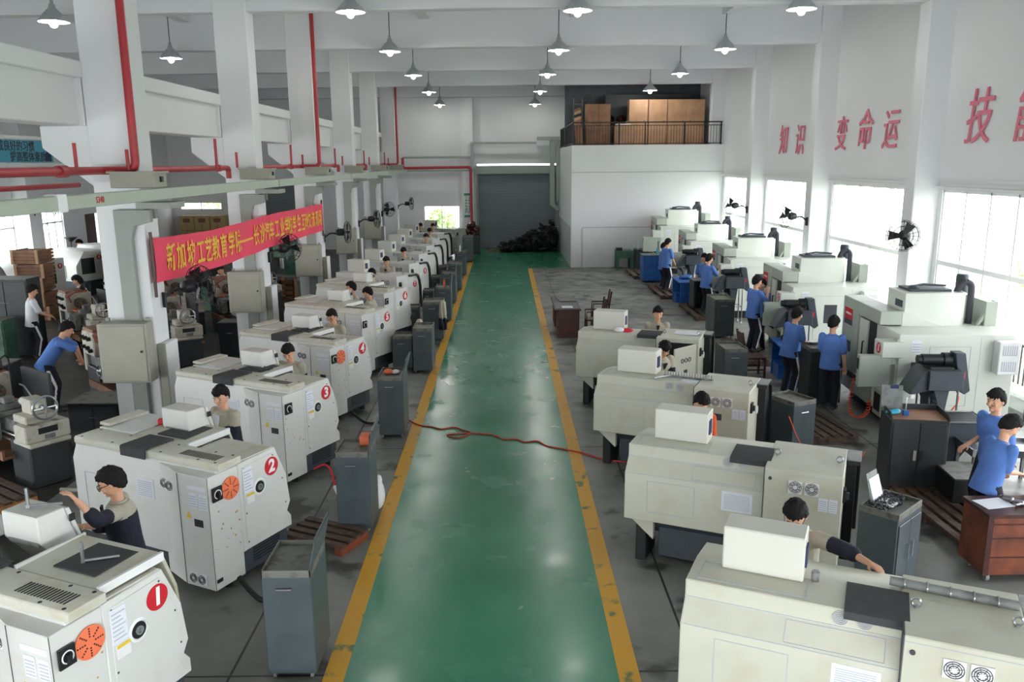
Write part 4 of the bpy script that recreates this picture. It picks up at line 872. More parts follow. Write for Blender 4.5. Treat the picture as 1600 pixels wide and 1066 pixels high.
def blue_desk(label, loc, rz, L_=1.2):
    t = thing('blue_work_desk', label, 'desk', loc, rz, 'blue work desks')
    MB().box(-.03, -.03, .73, .63, L_ + .03, .77).build('top', 'blue', t, .006)
    MB().box(0, 0, 0, .6, .05, .73).build('side_panel', 'blue', t, .004); MB().box(0, L_ - .05, 0, .6, L_, .73).build('side_panel', 'blue', t, .004); MB().box(.25, .05, 0.2, .28, L_ - .05, .73).build('back_panel', 'blue', t)
    MB().box(.02, L_ * .55, .0, .3, L_ - .05, .3).build('foot_locker', 'blue', t)
    return t
blue_desk('bright blue work desk with dark bag, left of the two men in blue', (5.62, 16.02, 0), -.08, 1.25)
blue_desk('bright blue work desk with a folded blue cloth, beside the fourth machining centre', (5.5, 25.6, 0), 0, 1.3)
t = thing('bag', 'dark bag lying on the nearer blue desk', 'bag', (6.02, 17.0, .77)); MB().ball((0, 0, .06), (.22, .2, .08)).ball((.1, .08, .08), (.14, .12, .07)).build('body', 'trouser_navy', t, smooth=80)
t = thing('cloth', 'folded blue jacket lying on the farther blue desk', 'jacket', (5.8, 26.4, .77)); MB().ball((0, 0, .05), (.2, .2, .07)).ball((.1, .12, .07), (.16, .12, .06)).build('fabric', 'blue', t, smooth=80)
t = thing('blue_cabinet', 'blue box cabinet topped by a light blue bottle, before the far machining centre', 'cabinet', (5.2, 30.9, 0))
MB().box(0, 0, 0.05, .85, .8, 1.0).build('body', 'blue', t, .01); MB().box(-.02, -.02, 1.0, .87, .82, 1.03).build('top', 'cabinet_grey', t, .005); MB().box(.05, -.012, .1, .8, 0, .95).build('door', 'blue', t, .004)
def bottle(label, loc, m, h=.24, m2='white_paint'):
    t = thing('bottle', label, 'bottle', loc); MB().rev([(.032, 0), (.034, .02), (.034, h * .62), (.014, h * .82), (.014, h * .9)], n=14).build('body', m, t, smooth=50); MB().cyl((0, 0, h * .9), (0, 0, h), .016).build('cap', m2, t); return t
bottle('light blue bottle on the small blue cabinet', (5.75, 31.2, 1.03), 'plastic_blue', .3)
bottle('orange drink bottle on the tool cabinet beside lathe 6', (-1.75, 23.6, .99), 'orange', .26, 'sign_green')
bottle('clear blue-white water bottle on the far tool cabinet', (-1.82, 33.5, .97), 'plastic_white', .3, 'plastic_blue')
t = thing('green_workbench', 'old green steel workbench against the mezzanine wall', 'bench', (4.7, 34.7, 0))
MB().box(0, 0, .74, .7, .7, .8).build('top', 'green_machine', t, .006); MB().box(0.05, .02, .5, .6, .6, .74).build('drawer_box', 'green_machine', t)
for x in (.06, .64):
    for y in (.05, .62): MB().box(x - .05, y - .04, 0, x + .05, y + .04, .74).build('leg', 'green_machine', t)
MB().box(.0, .1, .8, .25, .3, .92).build('vise', 'black_iron', t)
t = thing('storage_cabinet', 'low dark grey cabinet beside the green workbench', 'cabinet', (5.42, 34.2, 0)); MB().box(0, 0, 0, .58, .6, .9).build('body', 'cabinet_dark', t, .01); MB().box(.03, -.012, .06, .28, 0, .85).build('door', 'cabinet_grey', t); MB().box(.3, -.012, .06, .55, 0, .85).build('door', 'cabinet_grey', t)
bottle('white canister on the low dark cabinet by the green bench', (5.55, 34.4, .9), 'plastic_white', .34); bottle('teal bottle on the low dark cabinet by the green bench', (5.8, 34.4, .9), 'plastic_blue', .3)
t = thing('storage_cabinet', 'open dark steel cabinet on a pallet in front of the third machining centre', 'cabinet', (5.62, 24.35, .13))
MB().box(0, 0, 0, .05, .6, .85).box(.55, 0, 0, .6, .6, .85).box(0, .55, 0, .6, .6, .85).box(0, 0, .0, .6, .6, .04).build('body', 'cabinet_dark', t); MB().box(-.02, -.02, .85, .62, .62, .88).build('top', 'iron_grey', t); MB().box(.05, .02, .4, .55, .55, .43).build('shelf', 'cabinet_dark', t)

# ---------------------------------------------------------------- small items on machines and cabinets
def item(name, label, cat, loc, rz=0, group=None): return thing(name, label, cat, loc, rz, group)
def chuck_key(label, loc, rz):
    t = item('chuck_key', label, 'tool', loc, rz, 'chuck keys'); MB().cyl((0, 0, .015), (.26, 0, .015), .012, n=8).build('handle_bar', 'steel', t); MB().cyl((0, 0, .0), (0, 0, .17), .014, n=8).box(-.014, -.014, 0, .014, .014, .03).build('shank', 'steel', t)
def on(mx, my, th, u, v, z): return (mx + u * math.cos(th) - v * math.sin(th), my + u * math.sin(th) + v * math.cos(th), z)
chuck_key('steel chuck key standing on the black mat of lathe 1', on(-3.08, 5.155, -.41, -.5, .62, 1.488), .3)
chuck_key('steel chuck key lying on the second black mat of lathe 2', on(-3.01, 8.015, -.462, -1.12, .72, 1.488), 1.9)
chuck_key('small steel key lying on the control pendant of lathe 1', on(-3.08, 5.155, -.41, -1.3, .8, 1.74), .2)
t = item('toolbox', 'small bright red box on top of lathe 2', 'box', on(-3.01, 8.015, -.462, -1.52, .8, 1.5), .2); MB().box(-.11, -.035, 0, .11, .035, .06).build('case', 'red', t, .006); MB().box(-.03, -.036, .06, .03, .036, .068).build('latch', 'red', t)
t = item('hammer', 'small hammer beside the red box on lathe 2', 'tool', on(-3.01, 8.015, -.462, -1.3, .88, 1.5), .9); MB().cyl((-.06, 0, .03), (.06, 0, .03), .024, n=10).build('head', 'steel', t); MB().cyl((0, 0, .03), (0, .22, .02), .012, n=8).build('handle', 'wood_red', t)
t = item('spanner', 'dark handled spanner by the pendant arm of lathe 1', 'tool', on(-3.08, 5.155, -.41, -1.9, .62, 1.51), .5); MB().box(-.1, -.015, 0, .1, .015, .015).build('handle', 'black', t); MB().ball((.12, 0, .01), (.035, .03, .012)).build('jaw', 'steel', t)
t = item('red_box', 'small red carton on the tool cabinet beside lathe 2', 'box', (-1.79, 9.98, 1.02)); MB().box(-.06, -.09, 0, .06, .09, .12).build('carton', 'orange', t, .004); MB().box(-.061, -.05, .03, -.06, .05, .09).build('label', 'red', t)
t = item('tool_bag', 'orange and white bag among the tools in the cabinet beside lathe 3', 'bag', (-1.98, 13.5, 1.02)); MB().ball((0, 0, .04), (.08, .07, .05)).build('bag', 'orange', t); MB().ball((.12, .03, .03), (.07, .08, .04)).build('rag', 'plastic_white', t)
t = item('plastic_sack', 'white plastic sack standing behind the tool cabinet at lathe 2', 'bag', (-1.72, 10.3, 0)); MB().ball((0, 0, .2), (.1, .13, .21)).ball((.02, 0, .4), (.05, .06, .07)).build('sack', 'plastic_white', t, smooth=80)
for k, (mx, my, th, u, v, z) in enumerate(((-3.04, 11.03, -.47, -1.1, .7, 1.486), (-3.0, 13.98, -.47, -1.1, .7, 1.486))):
    for j in range(5):
        t = item('cutting_tool', ['steel cutting tool on the mat of the lathe without an orange sticker', 'steel cutting tool on the mat of the orange-stickered lathe behind it'][k], 'tool', on(mx, my, th, u + rnd.uniform(-.2, .2), v + rnd.uniform(-.15, .15), z), rnd.uniform(0, 3), 'cutting tools on the mat of lathe %d' % (3 + k))
        MB().box(-.06, -.012, 0, .06, .012, .02).box(.05, -.014, .0, .08, .014, .026).build('shank', 'black_iron', t)
t = item('tool_rack', 'rack of upright steel cutters on top of the third right lathe', 'tool rack', on(3.321, 10.795, -.46, -1.02, .42, 1.4), -.46); MB().box(-.3, -.03, 0, .42, .03, .02).build('strip', 'iron_grey', t)
for k in range(18): MB().cyl((-.28 + k * .04, 0, .02), (-.28 + k * .04, 0, .08), .011, n=6).build('cutter', 'steel', t)
t = item('steel_rod', 'steel rod lying beside the cutter rack on the third right lathe', 'rod', on(3.321, 10.795, -.46, -1.3, .3, 1.41), .5); MB().cyl((-.16, 0, .012), (.16, 0, .012), .012, n=8).build('rod', 'steel', t)
t = item('paper_sheet', 'sheet of paper by the cutter rack on the third right lathe', 'paper', on(3.321, 10.795, -.46, -.9, .28, 1.402), -.46); MB().box(-.12, -.07, 0, .12, .07, .004).build('sheet', 'paper', t)
t = item('cloth', 'red and white rag on top of the fourth right lathe', 'rag', on(3.42, 14.2, -.36, -1.45, .3, 1.4)); MB().ball((-.06, 0, .04), (.1, .08, .05)).build('rag', 'plastic_white', t); MB().ball((.08, .0, .03), (.12, .05, .04)).build('rag_end', 'red', t)
t = item('open_book', 'open white notebook on the fourth right lathe', 'book', on(3.42, 14.2, -.36, -.3, .45, 1.415), -.36); MB().box(-.2, -.12, 0, 0, .12, .02).box(0.005, -.12, 0, .22, .12, .025).build('pages', 'paper', t)
t = item('round_knob', 'short round steel stud on top of the nearest right lathe', 'stud', on(3.341, 4.653, -.431, -1.36, .5, 1.4)); MB().cyl((0, 0, 0), (0, 0, .07), .03, n=16).build('stud', 'iron_grey', t); MB().cyl((0, 0, .07), (0, 0, .078), .026, n=16).build('cap', 'steel', t)
t = item('conduit_pipe', 'long grey tube clipped along the top of the nearest right lathe', 'pipe', on(3.341, 4.653, -.431, 0, 0, 0), -.431)
MB().tube([(-.85, .66, 1.43), (-.02, .62, 1.43)], .035, 12).build('tube', 'iron_grey', t, smooth=60)
for u in (-.75, -.6, -.45, -.3, -.15): MB().circle((u, .66 - (u + .85) * .05, 1.43), (1, 0, 0), .04, .007, 14, 4).build('clip', 'steel', t)
# chips in the tray of the cabinet behind the nearest right lathe
mb = MB()
for k in range(260):
    a, c = rnd.uniform(.03, .55), rnd.uniform(.14, .37); r = rnd.uniform(.008, .02); mb.ball((a, c, 1.03 + rnd.random() * .03), (r, r * rnd.uniform(.5, 1.5), r), 5, 3)
mb.build('metal_chips', 'chips', None, smooth=0, label='pile of grey metal chips in the tray behind the nearest right lathe', cat='chips', kind='stuff', loc=(3.86, 7.55, 0), rz=.74)
t = item('clipboard', 'clipboard with white notebook pages leaning on the chip-filled cabinet', 'clipboard', (3.84, 8.0, 1.02), .75); MB().box(-.12, 0, 0, .12, .01, .32).xf(Matrix.Rotation(-.25, 4, 'X')).build('board', 'iron_grey', t); MB().box(-.1, -.02, .02, .13, -.005, .26).xf(Matrix.Rotation(-.3, 4, 'X')).build('pages', 'paper', t); MB().box(-.1, -.2, .02, .1, -.03, .03).build('page', 'paper', t)
def jacket(label, loc, m, m2, rz=0):
    t = thing('work_jacket', label, 'jacket', loc, rz, 'work jackets hung on the cabinets')
    def drape(zs, nm, mm, sd):
        mb = MB(); rings = []
        for z, w, d in zs:
            r = []
            for i in range(20):
                a = 2 * PI * i / 20; f = 1 + .3 * math.sin(5 * a + sd + z * 6) + .12 * math.sin(9 * a - z * 11) * (1 if z < -.1 else .4); r.append(mb.bm.verts.new((math.cos(a) * d * f + .03, math.sin(a) * w * f + .03 * math.sin(z * 9 + sd), z)))
            rings.append(r)
        mb.skin(rings).build(nm, mm, t, smooth=80)
    drape(((.05, .04, .03), (.0, .1, .06), (-.12, .15, .075), (-.3, .16, .08), (-.4, .17, .085)), 'fabric_upper', m, 0)
    drape(((-.38, .16, .078), (-.5, .18, .085), (-.66, .17, .09), (-.7, .15, .07)), 'fabric_lower', m2, 1)
    drape(((-.02, .05, .05), (-.2, .06, .055), (-.45, .05, .05), (-.55, .045, .04)), 'sleeve', m, 2)
jacket('beige and navy work jacket hung on the walkway side of the cabinet beside lathe 5', (-1.62, 20.68, 1.03), 'jacket_beige', 'trouser_navy')
jacket('beige work jacket with blue cloth hung on the cabinet beside lathe 4', (-1.98, 18.3, 1.0), 'jacket_beige', 'blue')
# cords and hoses
pts = [(-1.85, 14.3), (-1.56, 13.83), (-1.3, 13.7), (-1.12, 13.57), (-.9, 13.66), (-.75, 13.5), (-.61, 13.35), (-.8, 13.1), (-1.0, 13.25), (-.7, 13.32), (-.45, 13.3), (-.2, 13.2), (-.05, 13.0), (.15, 13.0), (.3, 12.85), (.5, 12.9), (.65, 12.65), (.9, 12.5), (1.2, 12.3), (1.6, 11.95), (2.2, 11.9)]
def smooth_path(p, k=4):
    out = []
    for i in range(len(p) - 1):
        a, b, c, d = [Vector(p[max(0, min(len(p) - 1, i + j))]) for j in (-1, 0, 1, 2)]
        for s in range(k): u = s / k; out.append(.5 * ((2 * b) + (c - a) * u + (2 * a - 5 * b + 4 * c - d) * u * u + (3 * b - a - 3 * c + d) * u ** 3))
    return out + [Vector(p[-1])]
MB().tube(smooth_path([(x, y, .016) for x, y in pts]), .013, 6).build('extension_cord', 'cord', None, smooth=60, label='red brown power cord lying wavy across the green walkway', cat='cord')
MB().tube(smooth_path([(-2.85, 8.05, .22), (-2.7, 7.95, .1), (-2.55, 7.9, .03), (-2.3, 8.05, .03), (-2.15, 8.25, .03)]), .028, 8).build('power_cable', 'black', None, smooth=60, label='thick black cable running from lathe 2 over the concrete', cat='cable')
MB().tube(smooth_path([(-2.75, 11.1, .25), (-2.6, 11.15, .3), (-2.5, 11.1, .22), (-2.42, 10.95, .05)]), .016, 8).build('air_hose', 'red', None, smooth=60, label='short red hose hanging from the lower end of lathe 3', cat='hose')
MB().cyl((-2.42, 10.95, .04), (-2.3, 10.65, .03), .03).build('hose_nozzle', 'plastic_white', None, label='white hose nozzle lying on the floor by lathe 3', cat='nozzle')
MB().tube(smooth_path([(-2.75, 14.05, .2), (-2.5, 13.9, .05), (-2.3, 13.9, .03), (-2.2, 13.95, .05)]), .025, 8).build('power_cable', 'black', None, smooth=60, label='thick black cable at the foot of lathe 4', cat='cable')
mb = MB(); cp = []
ctrl = smooth_path([(6.08, 13.9, .75), (6.0, 13.8, .45), (5.93, 13.6, .24), (5.98, 13.35, .22), (6.06, 13.25, .35), (6.1, 13.28, .55)], 24)
for i, p in enumerate(ctrl): a = i * 1.35; cp.append(p + Vector((math.cos(a) * .035, math.sin(a) * .035, 0)))
mb.tube(cp, .008, 5).build('coiled_air_hose', 'cord_orange', None, smooth=60, label='coiled orange air hose hanging before machining centre 1', cat='hose')
MB().tube(smooth_path([(5.6, 12.2, .02), (5.2, 11.6, .02), (4.9, 11.3, .03), (4.3, 11.2, .4), (4.05, 11.3, .9)]), .008, 6).build('air_hose', 'cord_orange', None, smooth=60, label='thin orange hose across the floor behind the third right lathe', cat='hose')
MB().tube(smooth_path([(6.2, 12.1, .1), (6.6, 12.1, .5), (6.9, 12.2, .7), (7.1, 12.4, .8), (7.2, 12.7, .9)]), .012, 6).build('air_hose', 'cord_orange', None, smooth=60, label='thin orange hose looping behind the chip cart', cat='hose')

# ---------------------------------------------------------------- scrap heap and clutter at the roller door
mb = MB()
for k in range(420):
    x = rnd.uniform(-.2, 2.6); hmax = .35 + 1.25 * max(0, (x - .3) / 2.3) ** .8; y = rnd.uniform(41.9, 43.4)
    c = Vector((x, y, rnd.random() ** .7 * hmax * (1 - abs(y - 43) * .25))); r = rnd.uniform(.05, .22)
    p0 = [c + Vector((rnd.uniform(-r, r), rnd.uniform(-r, r), rnd.uniform(-r * .6, r * .6))) for _ in range(4)]
    mb.tube([Vector((q.x, q.y, max(.02, q.z))) for q in p0], rnd.uniform(.02, .07), 5)
for k in range(26):
    x = rnd.uniform(.1, 2.5); h = .3 + 1.1 * max(0, (x - .3) / 2.3); mb.ball((x, rnd.uniform(42.5, 43.3), h * .45), (.35, .45, h * .5), 9, 6)
mb.build('scrap_heap', 'black', None, smooth=0, label='black heap of tangled scrap piled against the roller door', cat='heap', kind='stuff')
t = thing('machine_head', 'old dark machine part on a cabinet at the far left of the walkway end', 'machine', (-1.75, 41.5, 0)); MB().box(-.3, -.3, 0, .5, .4, .95).build('stand', 'cabinet_dark', t, .01)
mb = MB()
for k in range(14): mb.ball((rnd.uniform(-.25, .4), rnd.uniform(-.2, .3), 1.0 + rnd.random() * .6 * (1 - k / 20)), rnd.uniform(.08, .2), 8, 6)
mb.build('rusty_parts', 'wood_dark', t, smooth=0)
t = thing('floor_plank', 'brown timber plank lying in front of the roller door', 'plank', (-.9, 42.6, 0), -.1); MB().box(0, 0, 0, 1.2, .15, .08).build('plank', 'wood_brown', t)

# ---------------------------------------------------------------- mezzanine store: railing and stacked furniture
r = thing('railing', 'black metal railing along the mezzanine edge', 'railing', (0, 0, 5.16))
MB().box(2.92, 35.74, .9, 9.2, 35.78, .95).box(2.92, 35.74, .78, 9.2, 35.77, .81).box(2.9, 35.76, .9, 2.94, 43.9, .95).box(2.9, 35.76, .05, 2.94, 43.9, .09).box(2.92, 35.74, .04, 9.2, 35.77, .07).build('rail', 'black', r)
mb = MB()
for k in range(52): mb.box(2.95 + k * .12, 35.745, .05, 2.965 + k * .12, 35.76, .8)
for k in range(50): mb.box(2.91, 35.9 + k * .16, .05, 2.925, 35.915 + k * .16, .92)
mb.build('bars', 'black', r, smooth=0)
for x in (2.92, 4.85, 5.95, 7.6, 9.15): MB().box(x - .025, 35.73, 0, x + .025, 35.79, .95).build('post', 'black', r)
def store_cab(label, x, y, w, d, h, m, doors, z=5.12, nm='wardrobe'):
    t = thing(nm, label, 'cabinet', (x, y, z), 0, 'cabinets stored on the mezzanine'); MB().box(0, 0, 0, w, d, h).build('carcass', m, t, .008)
    for k in range(doors): o = MB().box(k * w / doors + .012, -.018, .03, (k + 1) * w / doors - .012, 0, h - .03).build('door', m, t, .004); MB().box((k + .5) * w / doors + (.3 if k % 2 == 0 else -.3) * w / doors, -.03, h * .5, (k + .5) * w / doors + (.33 if k % 2 == 0 else -.27) * w / doors, -.018, h * .56).build('door_handle', 'wood_dark', o)
    return t
store_cab('tall tan wardrobe on the mezzanine, left one of the tan row', 5.42, 36.9, .82, .6, 1.96, 'wood_tan', 1); store_cab('tall tan wardrobe on the mezzanine, middle one of the tan row', 6.27, 36.9, .8, .6, 1.96, 'wood_tan', 1)
store_cab('wide tan wardrobe on the mezzanine, right end of the tan row', 7.1, 36.9, 1.6, .6, 1.96, 'wood_tan', 2)
store_cab('brown cupboard with grained doors at the left of the mezzanine', 3.55, 36.7, 1.05, .6, 1.78, 'wood_brown', 2); store_cab('low tan counter on the mezzanine behind the railing', 4.75, 36.1, .8, .5, .88, 'wood_tan', 1, nm='counter')
t = thing('paper_sheet', 'white cardboard sheet lying on the low mezzanine counter', 'paper', (5.1, 36.35, 6.0)); MB().box(-.32, -.2, 0, .3, .2, .05).build('sheet', 'plastic_white', t)
t = thing('carton', 'small open tan box on the low mezzanine counter', 'box', (5.38, 36.4, 6.05)); MB().box(-.15, -.12, 0, .15, .12, .1).build('box', 'wood_tan', t)
for k in range(5):
    t = thing('leaning_board', ['brown board leaning at the mezzanine left side, front one', 'tan board leaning on the mezzanine, second', 'dark board leaning on the mezzanine, third', 'narrow tan board leaning on the mezzanine, fourth', 'tall dark board leaning on the mezzanine, rear one'][k], 'board', (3.35 + k * .06, 36.2 + k * .55, 5.12), .5); MB().box(0, 0, 0, .05, .5, 1.15 + k * .16).xf(Matrix.Rotation(-.15, 4, 'X')).build('panel', ['wood_brown', 'wood_tan', 'black', 'carton', 'wood_brown'][k], t)
t = thing('ladder', 'metal ladder standing at the left of the mezzanine store', 'ladder', (3.2, 39.3, 5.12)); MB().box(0, 0, 0, .04, .04, 2.2).box(.4, 0, 0, .44, .04, 2.2).build('stile', 'iron_grey', t)
for k in range(7): MB().box(.04, .01, .25 + k * .28, .4, .03, .28 + k * .28).build('rung', 'iron_grey', t)
t = thing('shelf_unit', 'dark cluttered shelf at the back of the mezzanine store', 'shelf', (4.6, 38.2, 5.12)); MB().box(0, 0, 0, 3.8, .5, .05).box(0, .4, 0, 3.8, .5, 2.3).box(0, 0, 1.0, 3.8, .5, 1.04).build('frame', 'cabinet_dark', t)
for k in range(7): MB().ball((.2 + k * .5, .2, 1.2), (.2, .2, .2), 8, 6).build('bundle', ['black', 'wood_dark', 'base_dark'][k % 3], t)
struct('wall_mezzanine', MB().box(2.9, 40.5, 5.12, 9.3, 40.6, 9.2), 'cabinet_grey', label='dim rear partition of the mezzanine store')  # added sheet; its dark grey puts the store's shade into the colour
# ---------------------------------------------------------------- side hall: engine lathes and other machines
def engine_lathe(label, loc, rz, m='iron_beige'):
    t = thing('engine_lathe', label, 'lathe', loc, rz, 'engine lathes of the side hall')
    for a, b in ((0, .6), (1.5, 2.0)): MB().box(a, .05, 0, b, .55, .62).build('pedestal', 'cabinet_dark', t, .02)
    MB().box(.5, -.1, .36, 1.6, .7, .4).box(.5, -.1, .4, 1.6, -.07, .48).build('chip_tray', 'wood_brown', t)
    bd = MB().box(0, .12, .62, 2.0, .2, .84).box(0, .4, .62, 2.0, .48, .84).box(0, .2, .62, 2.0, .4, .7).build('bed', 'iron_grey', t, .006)
    MB().cyl((.6, .08, .66), (1.9, .08, .66), .014, n=8).cyl((.6, .08, .58), (1.9, .08, .58), .014, n=8).build('lead_screw', 'steel', t)
    hs = MB().box(0, .02, .84, .56, .58, 1.26).box(-.12, .05, .5, 0, .55, 1.2).build('headstock', m, t, .02)
    MB().box(.0, .05, 1.26, .5, .5, 1.31).build('top_tray', 'wood_brown', hs)
    for x, z in ((.1, 1.15), (.25, 1.15), (.42, 1.15), (.12, .98), (.32, .98), (.46, .95)): MB().cyl((x, .02, z), (x, -.04, z), .035, n=10).tube([(x, -.04, z), (x + .05, -.07, z + .06)], .01, 5).build('gear_lever', 'black_iron', hs)
    MB().rev([(.12, .56), (.125, .6), (.125, .7), (.06, .7)], (0, .3, 1.04), 18, 'x').box(.7, .27, 1.1, .74, .33, 1.15).build('chuck', 'dirty_steel', t)
    MB().prism([(.05, 1.1), (.0, 1.25), (.2, 1.36), (.4, 1.36), (.42, 1.34), (.2, 1.33), (.03, 1.24), (.07, 1.1)], 'x', .6, .82).build('chuck_guard', 'wood_red', t)
    MB().box(.95, -.06, .55, 1.3, .06, .84).box(.95, -.06, .84, 1.28, .56, .9).box(1.03, .1, .9, 1.2, .5, .98).box(1.06, .18, .98, 1.18, .32, 1.07).build('carriage', 'iron_grey', t, .01)
    MB().circle((1.06, -.1, .72), (0, 1, 0), .09, .012, 18, 6).cyl((1.06, -.1, .72), (1.06, -.05, .72), .025).tube([(.98, -.1, .72), (1.14, -.1, .72)], .009, 5).build('carriage_handwheel', 'steel', t)
    ts = MB().box(1.56, .1, .84, 1.9, .5, .94).box(1.6, .2, .94, 1.86, .4, 1.14).cyl((1.42, .3, 1.05), (1.95, .3, 1.05), .055, n=14).build('tailstock', m, t, .012)
    MB().circle((2.02, .3, 1.05), (1, 0, 0), .15, .016, 24, 6).cyl((1.95, .3, 1.05), (2.03, .3, 1.05), .03).tube([(2.02, .16, 1.05), (2.02, .44, 1.05)], .01, 5).tube([(2.02, .3, .91), (2.02, .3, 1.19)], .01, 5).build('handwheel', 'steel', ts)
    MB().tube([(1.7, .3, 1.14), (1.66, .24, 1.3), (1.63, .2, 1.33)], .012, 5).build('clamp_lever', 'steel', ts)
    e = MB().box(1.72, .02, .62, 2.02, .58, .84).box(1.62, .04, .56, 2.06, .56, .62).build('end_housing', m, t, .015); MB().box(2.02, .18, .72, 2.024, .42, .8).build('end_slot', 'black', e); MB().box(2.02, .25, .64, 2.024, .38, .7).build('maker_plate', 'iron_grey', e)
    MB().box(.75, .62, .8, 1.5, .66, 1.35).build('splash_guard', 'cabinet_dark', t); MB().tube(elbow([(.6, .55, .84), (.6, .55, 1.55), (.8, .35, 1.5)], rad=.15), .012, 6).cyl((.8, .35, 1.5), (.86, .3, 1.4), .03, .06).build('work_lamp', 'black', t)
    MB().box(.62, .1, .9, .95, .5, .93).build('cutting_area', 'orange', t)
    return t
EL = [('engine lathe nearest in the side hall, big chrome handwheel, left of lathe 2', (-8.55, 12.3, 0), -.62), ('engine lathe at which the bending man in blue works', (-8.25, 15.75, 0), -.8), ('engine lathe between the man in white and the woman in plaid', (-11.3, 20.65, 0), -.8), ('engine lathe just right of the first column, pale tailstock low', (-8.75, 20.0, 0), -.95), ('engine lathe right of the first column, farther, near the khaki cabinet of the second column', (-8.3, 22.9, 0), -.95), ('engine lathe behind the woman in plaid with rusty chuck', (-11.3, 23.1, 0), -.8)]
EL += [('engine lathe deep under the banner between first and second columns', (-9.9, 23.4, 0), -.95), ('engine lathe behind the white tool board, below the far half of the banner', (-8.6, 26.3, 0), -.95), ('engine lathe at the very left edge beside the green cabinet', (-12.3, 17.2, 0), -.8)]
e0 = engine_lathe(*EL[0]); e0.scale = (1.12, 1.12, 1.1)
for l_, p_, r_ in EL[1:]: dup(e0, label=l_, loc=p_, rz=r_)
def box_lathe(label, loc, rz, num, L_=2.0, h=1.55):
    t = thing('cnc_lathe', label, 'lathe', loc, rz, 'CNC lathes of the side hall')
    MB().box(.05, .05, 0, L_ - .05, 1.0, .5).build('base', 'base_dark', t, .01)
    b = MB().prism([(0, .5), (0, h - .5), (.35, h), (1.1, h), (1.1, .5)], 'x', 0, L_).build('enclosure', 'machine_white', t, .012)
    MB().box(.5, -.03, .6, 1.3, .0, h - .5).build('sliding_door', 'vmc_white', b); MB().box(.75, -.035, .8, 1.1, -.03, h - .55).build('door_window', 'black', b); MB().box(L_, .2, .75, L_ + .02, .7, 1.3).build('end_panel', 'black', b)
    o = MB().disc((L_ + .005, .9, h - .25), (1, 0, 0), .09, .01).build('number_sticker', 'red', b); text(num, .14, 'white_paint', 'number', o, frame((L_ + .017, .9, h - .25), (0, 1, 0), (0, 0, 1)), .001, .005)
    MB().box(-.3, -.3, 0, -.02, .5, 1.1).build('coolant_unit', 'base_dark', t, .01)
box_lathe('white CNC lathe far left of the side hall under the bright window', (-16.7, 26.7, 0), -.3, '9')
box_lathe('white CNC lathe of the side hall beside the narrow window', (-16.6, 29.7, 0), -.5, '8', 1.9)
box_lathe('white CNC lathe of the side hall below the dark red door', (-16.5, 31.5, 0), -.5, '7', 1.9)
box_lathe('white CNC lathe of the side hall, right next to the first column', (-14.2, 34.6, 0), -.5, '6', 1.9)
# stacked crates, cabinets, other clutter of the side hall
for k in range(5):
    t = thing('wooden_crate', ['wooden crate at the foot of the tall stack in the side hall', 'wooden crate second from the bottom of the tall stack', 'wooden crate in the middle of the tall stack', 'wooden crate second from the top of the tall stack', 'wooden crate on top of the tall stack in the side hall'][k], 'crate', (-14.0 + rnd.uniform(-.05, .05), 24.6, k * .42), rnd.uniform(-.1, .1), 'stacked crates of the side hall')
    b = MB()
    for q in range(4): b.box(-.4, -.4, .03 + q * .1, .4, -.37, .1 + q * .1).box(.37, -.4, .03 + q * .1, .4, .4, .1 + q * .1).box(-.4, -.4, .03 + q * .1, -.37, .4, .1 + q * .1)
    b.box(-.38, -.36, 0, .36, .36, .38); b.build('slats', 'wood_brown', t); MB().box(-.41, -.41, 0, -.33, -.36, .42).build('corner_post', 'wood_tan', t); MB().box(.33, -.41, 0, .41, -.36, .42).build('corner_post', 'wood_tan', t)
def dark_cabinet(label, x, y, w, d, h, m='cabinet_dark', rz=0):
    t = thing('storage_cabinet', label, 'cabinet', (x, y, 0), rz); MB().box(0, 0, 0, w, d, h).build('body', m, t, .012); MB().box(.03, -.015, .06, w / 2 - .01, 0, h - .05).build('door', m, t, .004); MB().box(w / 2 + .01, -.015, .06, w - .03, 0, h - .05).build('door', m, t, .004)
    MB().tube([(w * .4, -.015, h * .7), (w * .4, -.04, h * .7), (w * .6, -.04, h * .7), (w * .6, -.015, h * .7)], .008, 5).build('handle', 'steel', t); MB().box(-.01, -.02, h, w + .01, d + .01, h + .02).build('top', 'tray_grey', t)
dark_cabinet('tall dark cabinet at the left edge of the side hall', -12.5, 19.6, 1.1, .6, 1.85); dark_cabinet('green cabinet left of the man in white', -12.1, 18.8, .5, .5, 1.0, 'green_machine')
dark_cabinet('dark grey tool cabinet below the khaki box of the first column', -7.12, 12.9, .85, .7, .72); dark_cabinet('dark cabinet in the lower left of the side hall, left of the bending man', -9.6, 13.9, .9, .6, 1.1)
dark_cabinet('dark grey tool cabinet beside the low pale tailstock right of the first column', -6.85, 19.35, .55, .5, .8); dark_cabinet('black cabinet by the second column below its khaki box', -6.9, 22.5, .6, .6, 1.0, 'black')
dark_cabinet('dark grey cabinet between the side hall lathes and the first column', -14.2, 29.2, .7, .6, 1.5, 'base_dark')
for k in range(6):
    t = thing('carton', '%s carton of the %s row stacked at the end of the side hall' % (['left', 'middle', 'right'][k % 3], ['lower', 'upper'][k // 3]), 'box', (-16.6 + (k % 3) * .78, 42.6, .45 + (k // 3) * .75), 0, 'cartons at the end of the side hall')
    MB().box(0, 0, 0, .74, .7, .73).build('body', 'carton', t, .01); MB().box(.34, -.003, 0, .4, 0, .73).build('tape', 'wood_tan', t); MB().box(.2, -.004, .4, .55, -.001, .6).build('print', 'wood_brown', t)
t = thing('steel_bench', 'low dark bench carrying the cartons', 'bench', (-16.7, 42.5, 0)); MB().box(0, 0, .36, 2.6, .9, .44).build('top', 'cabinet_dark', t)
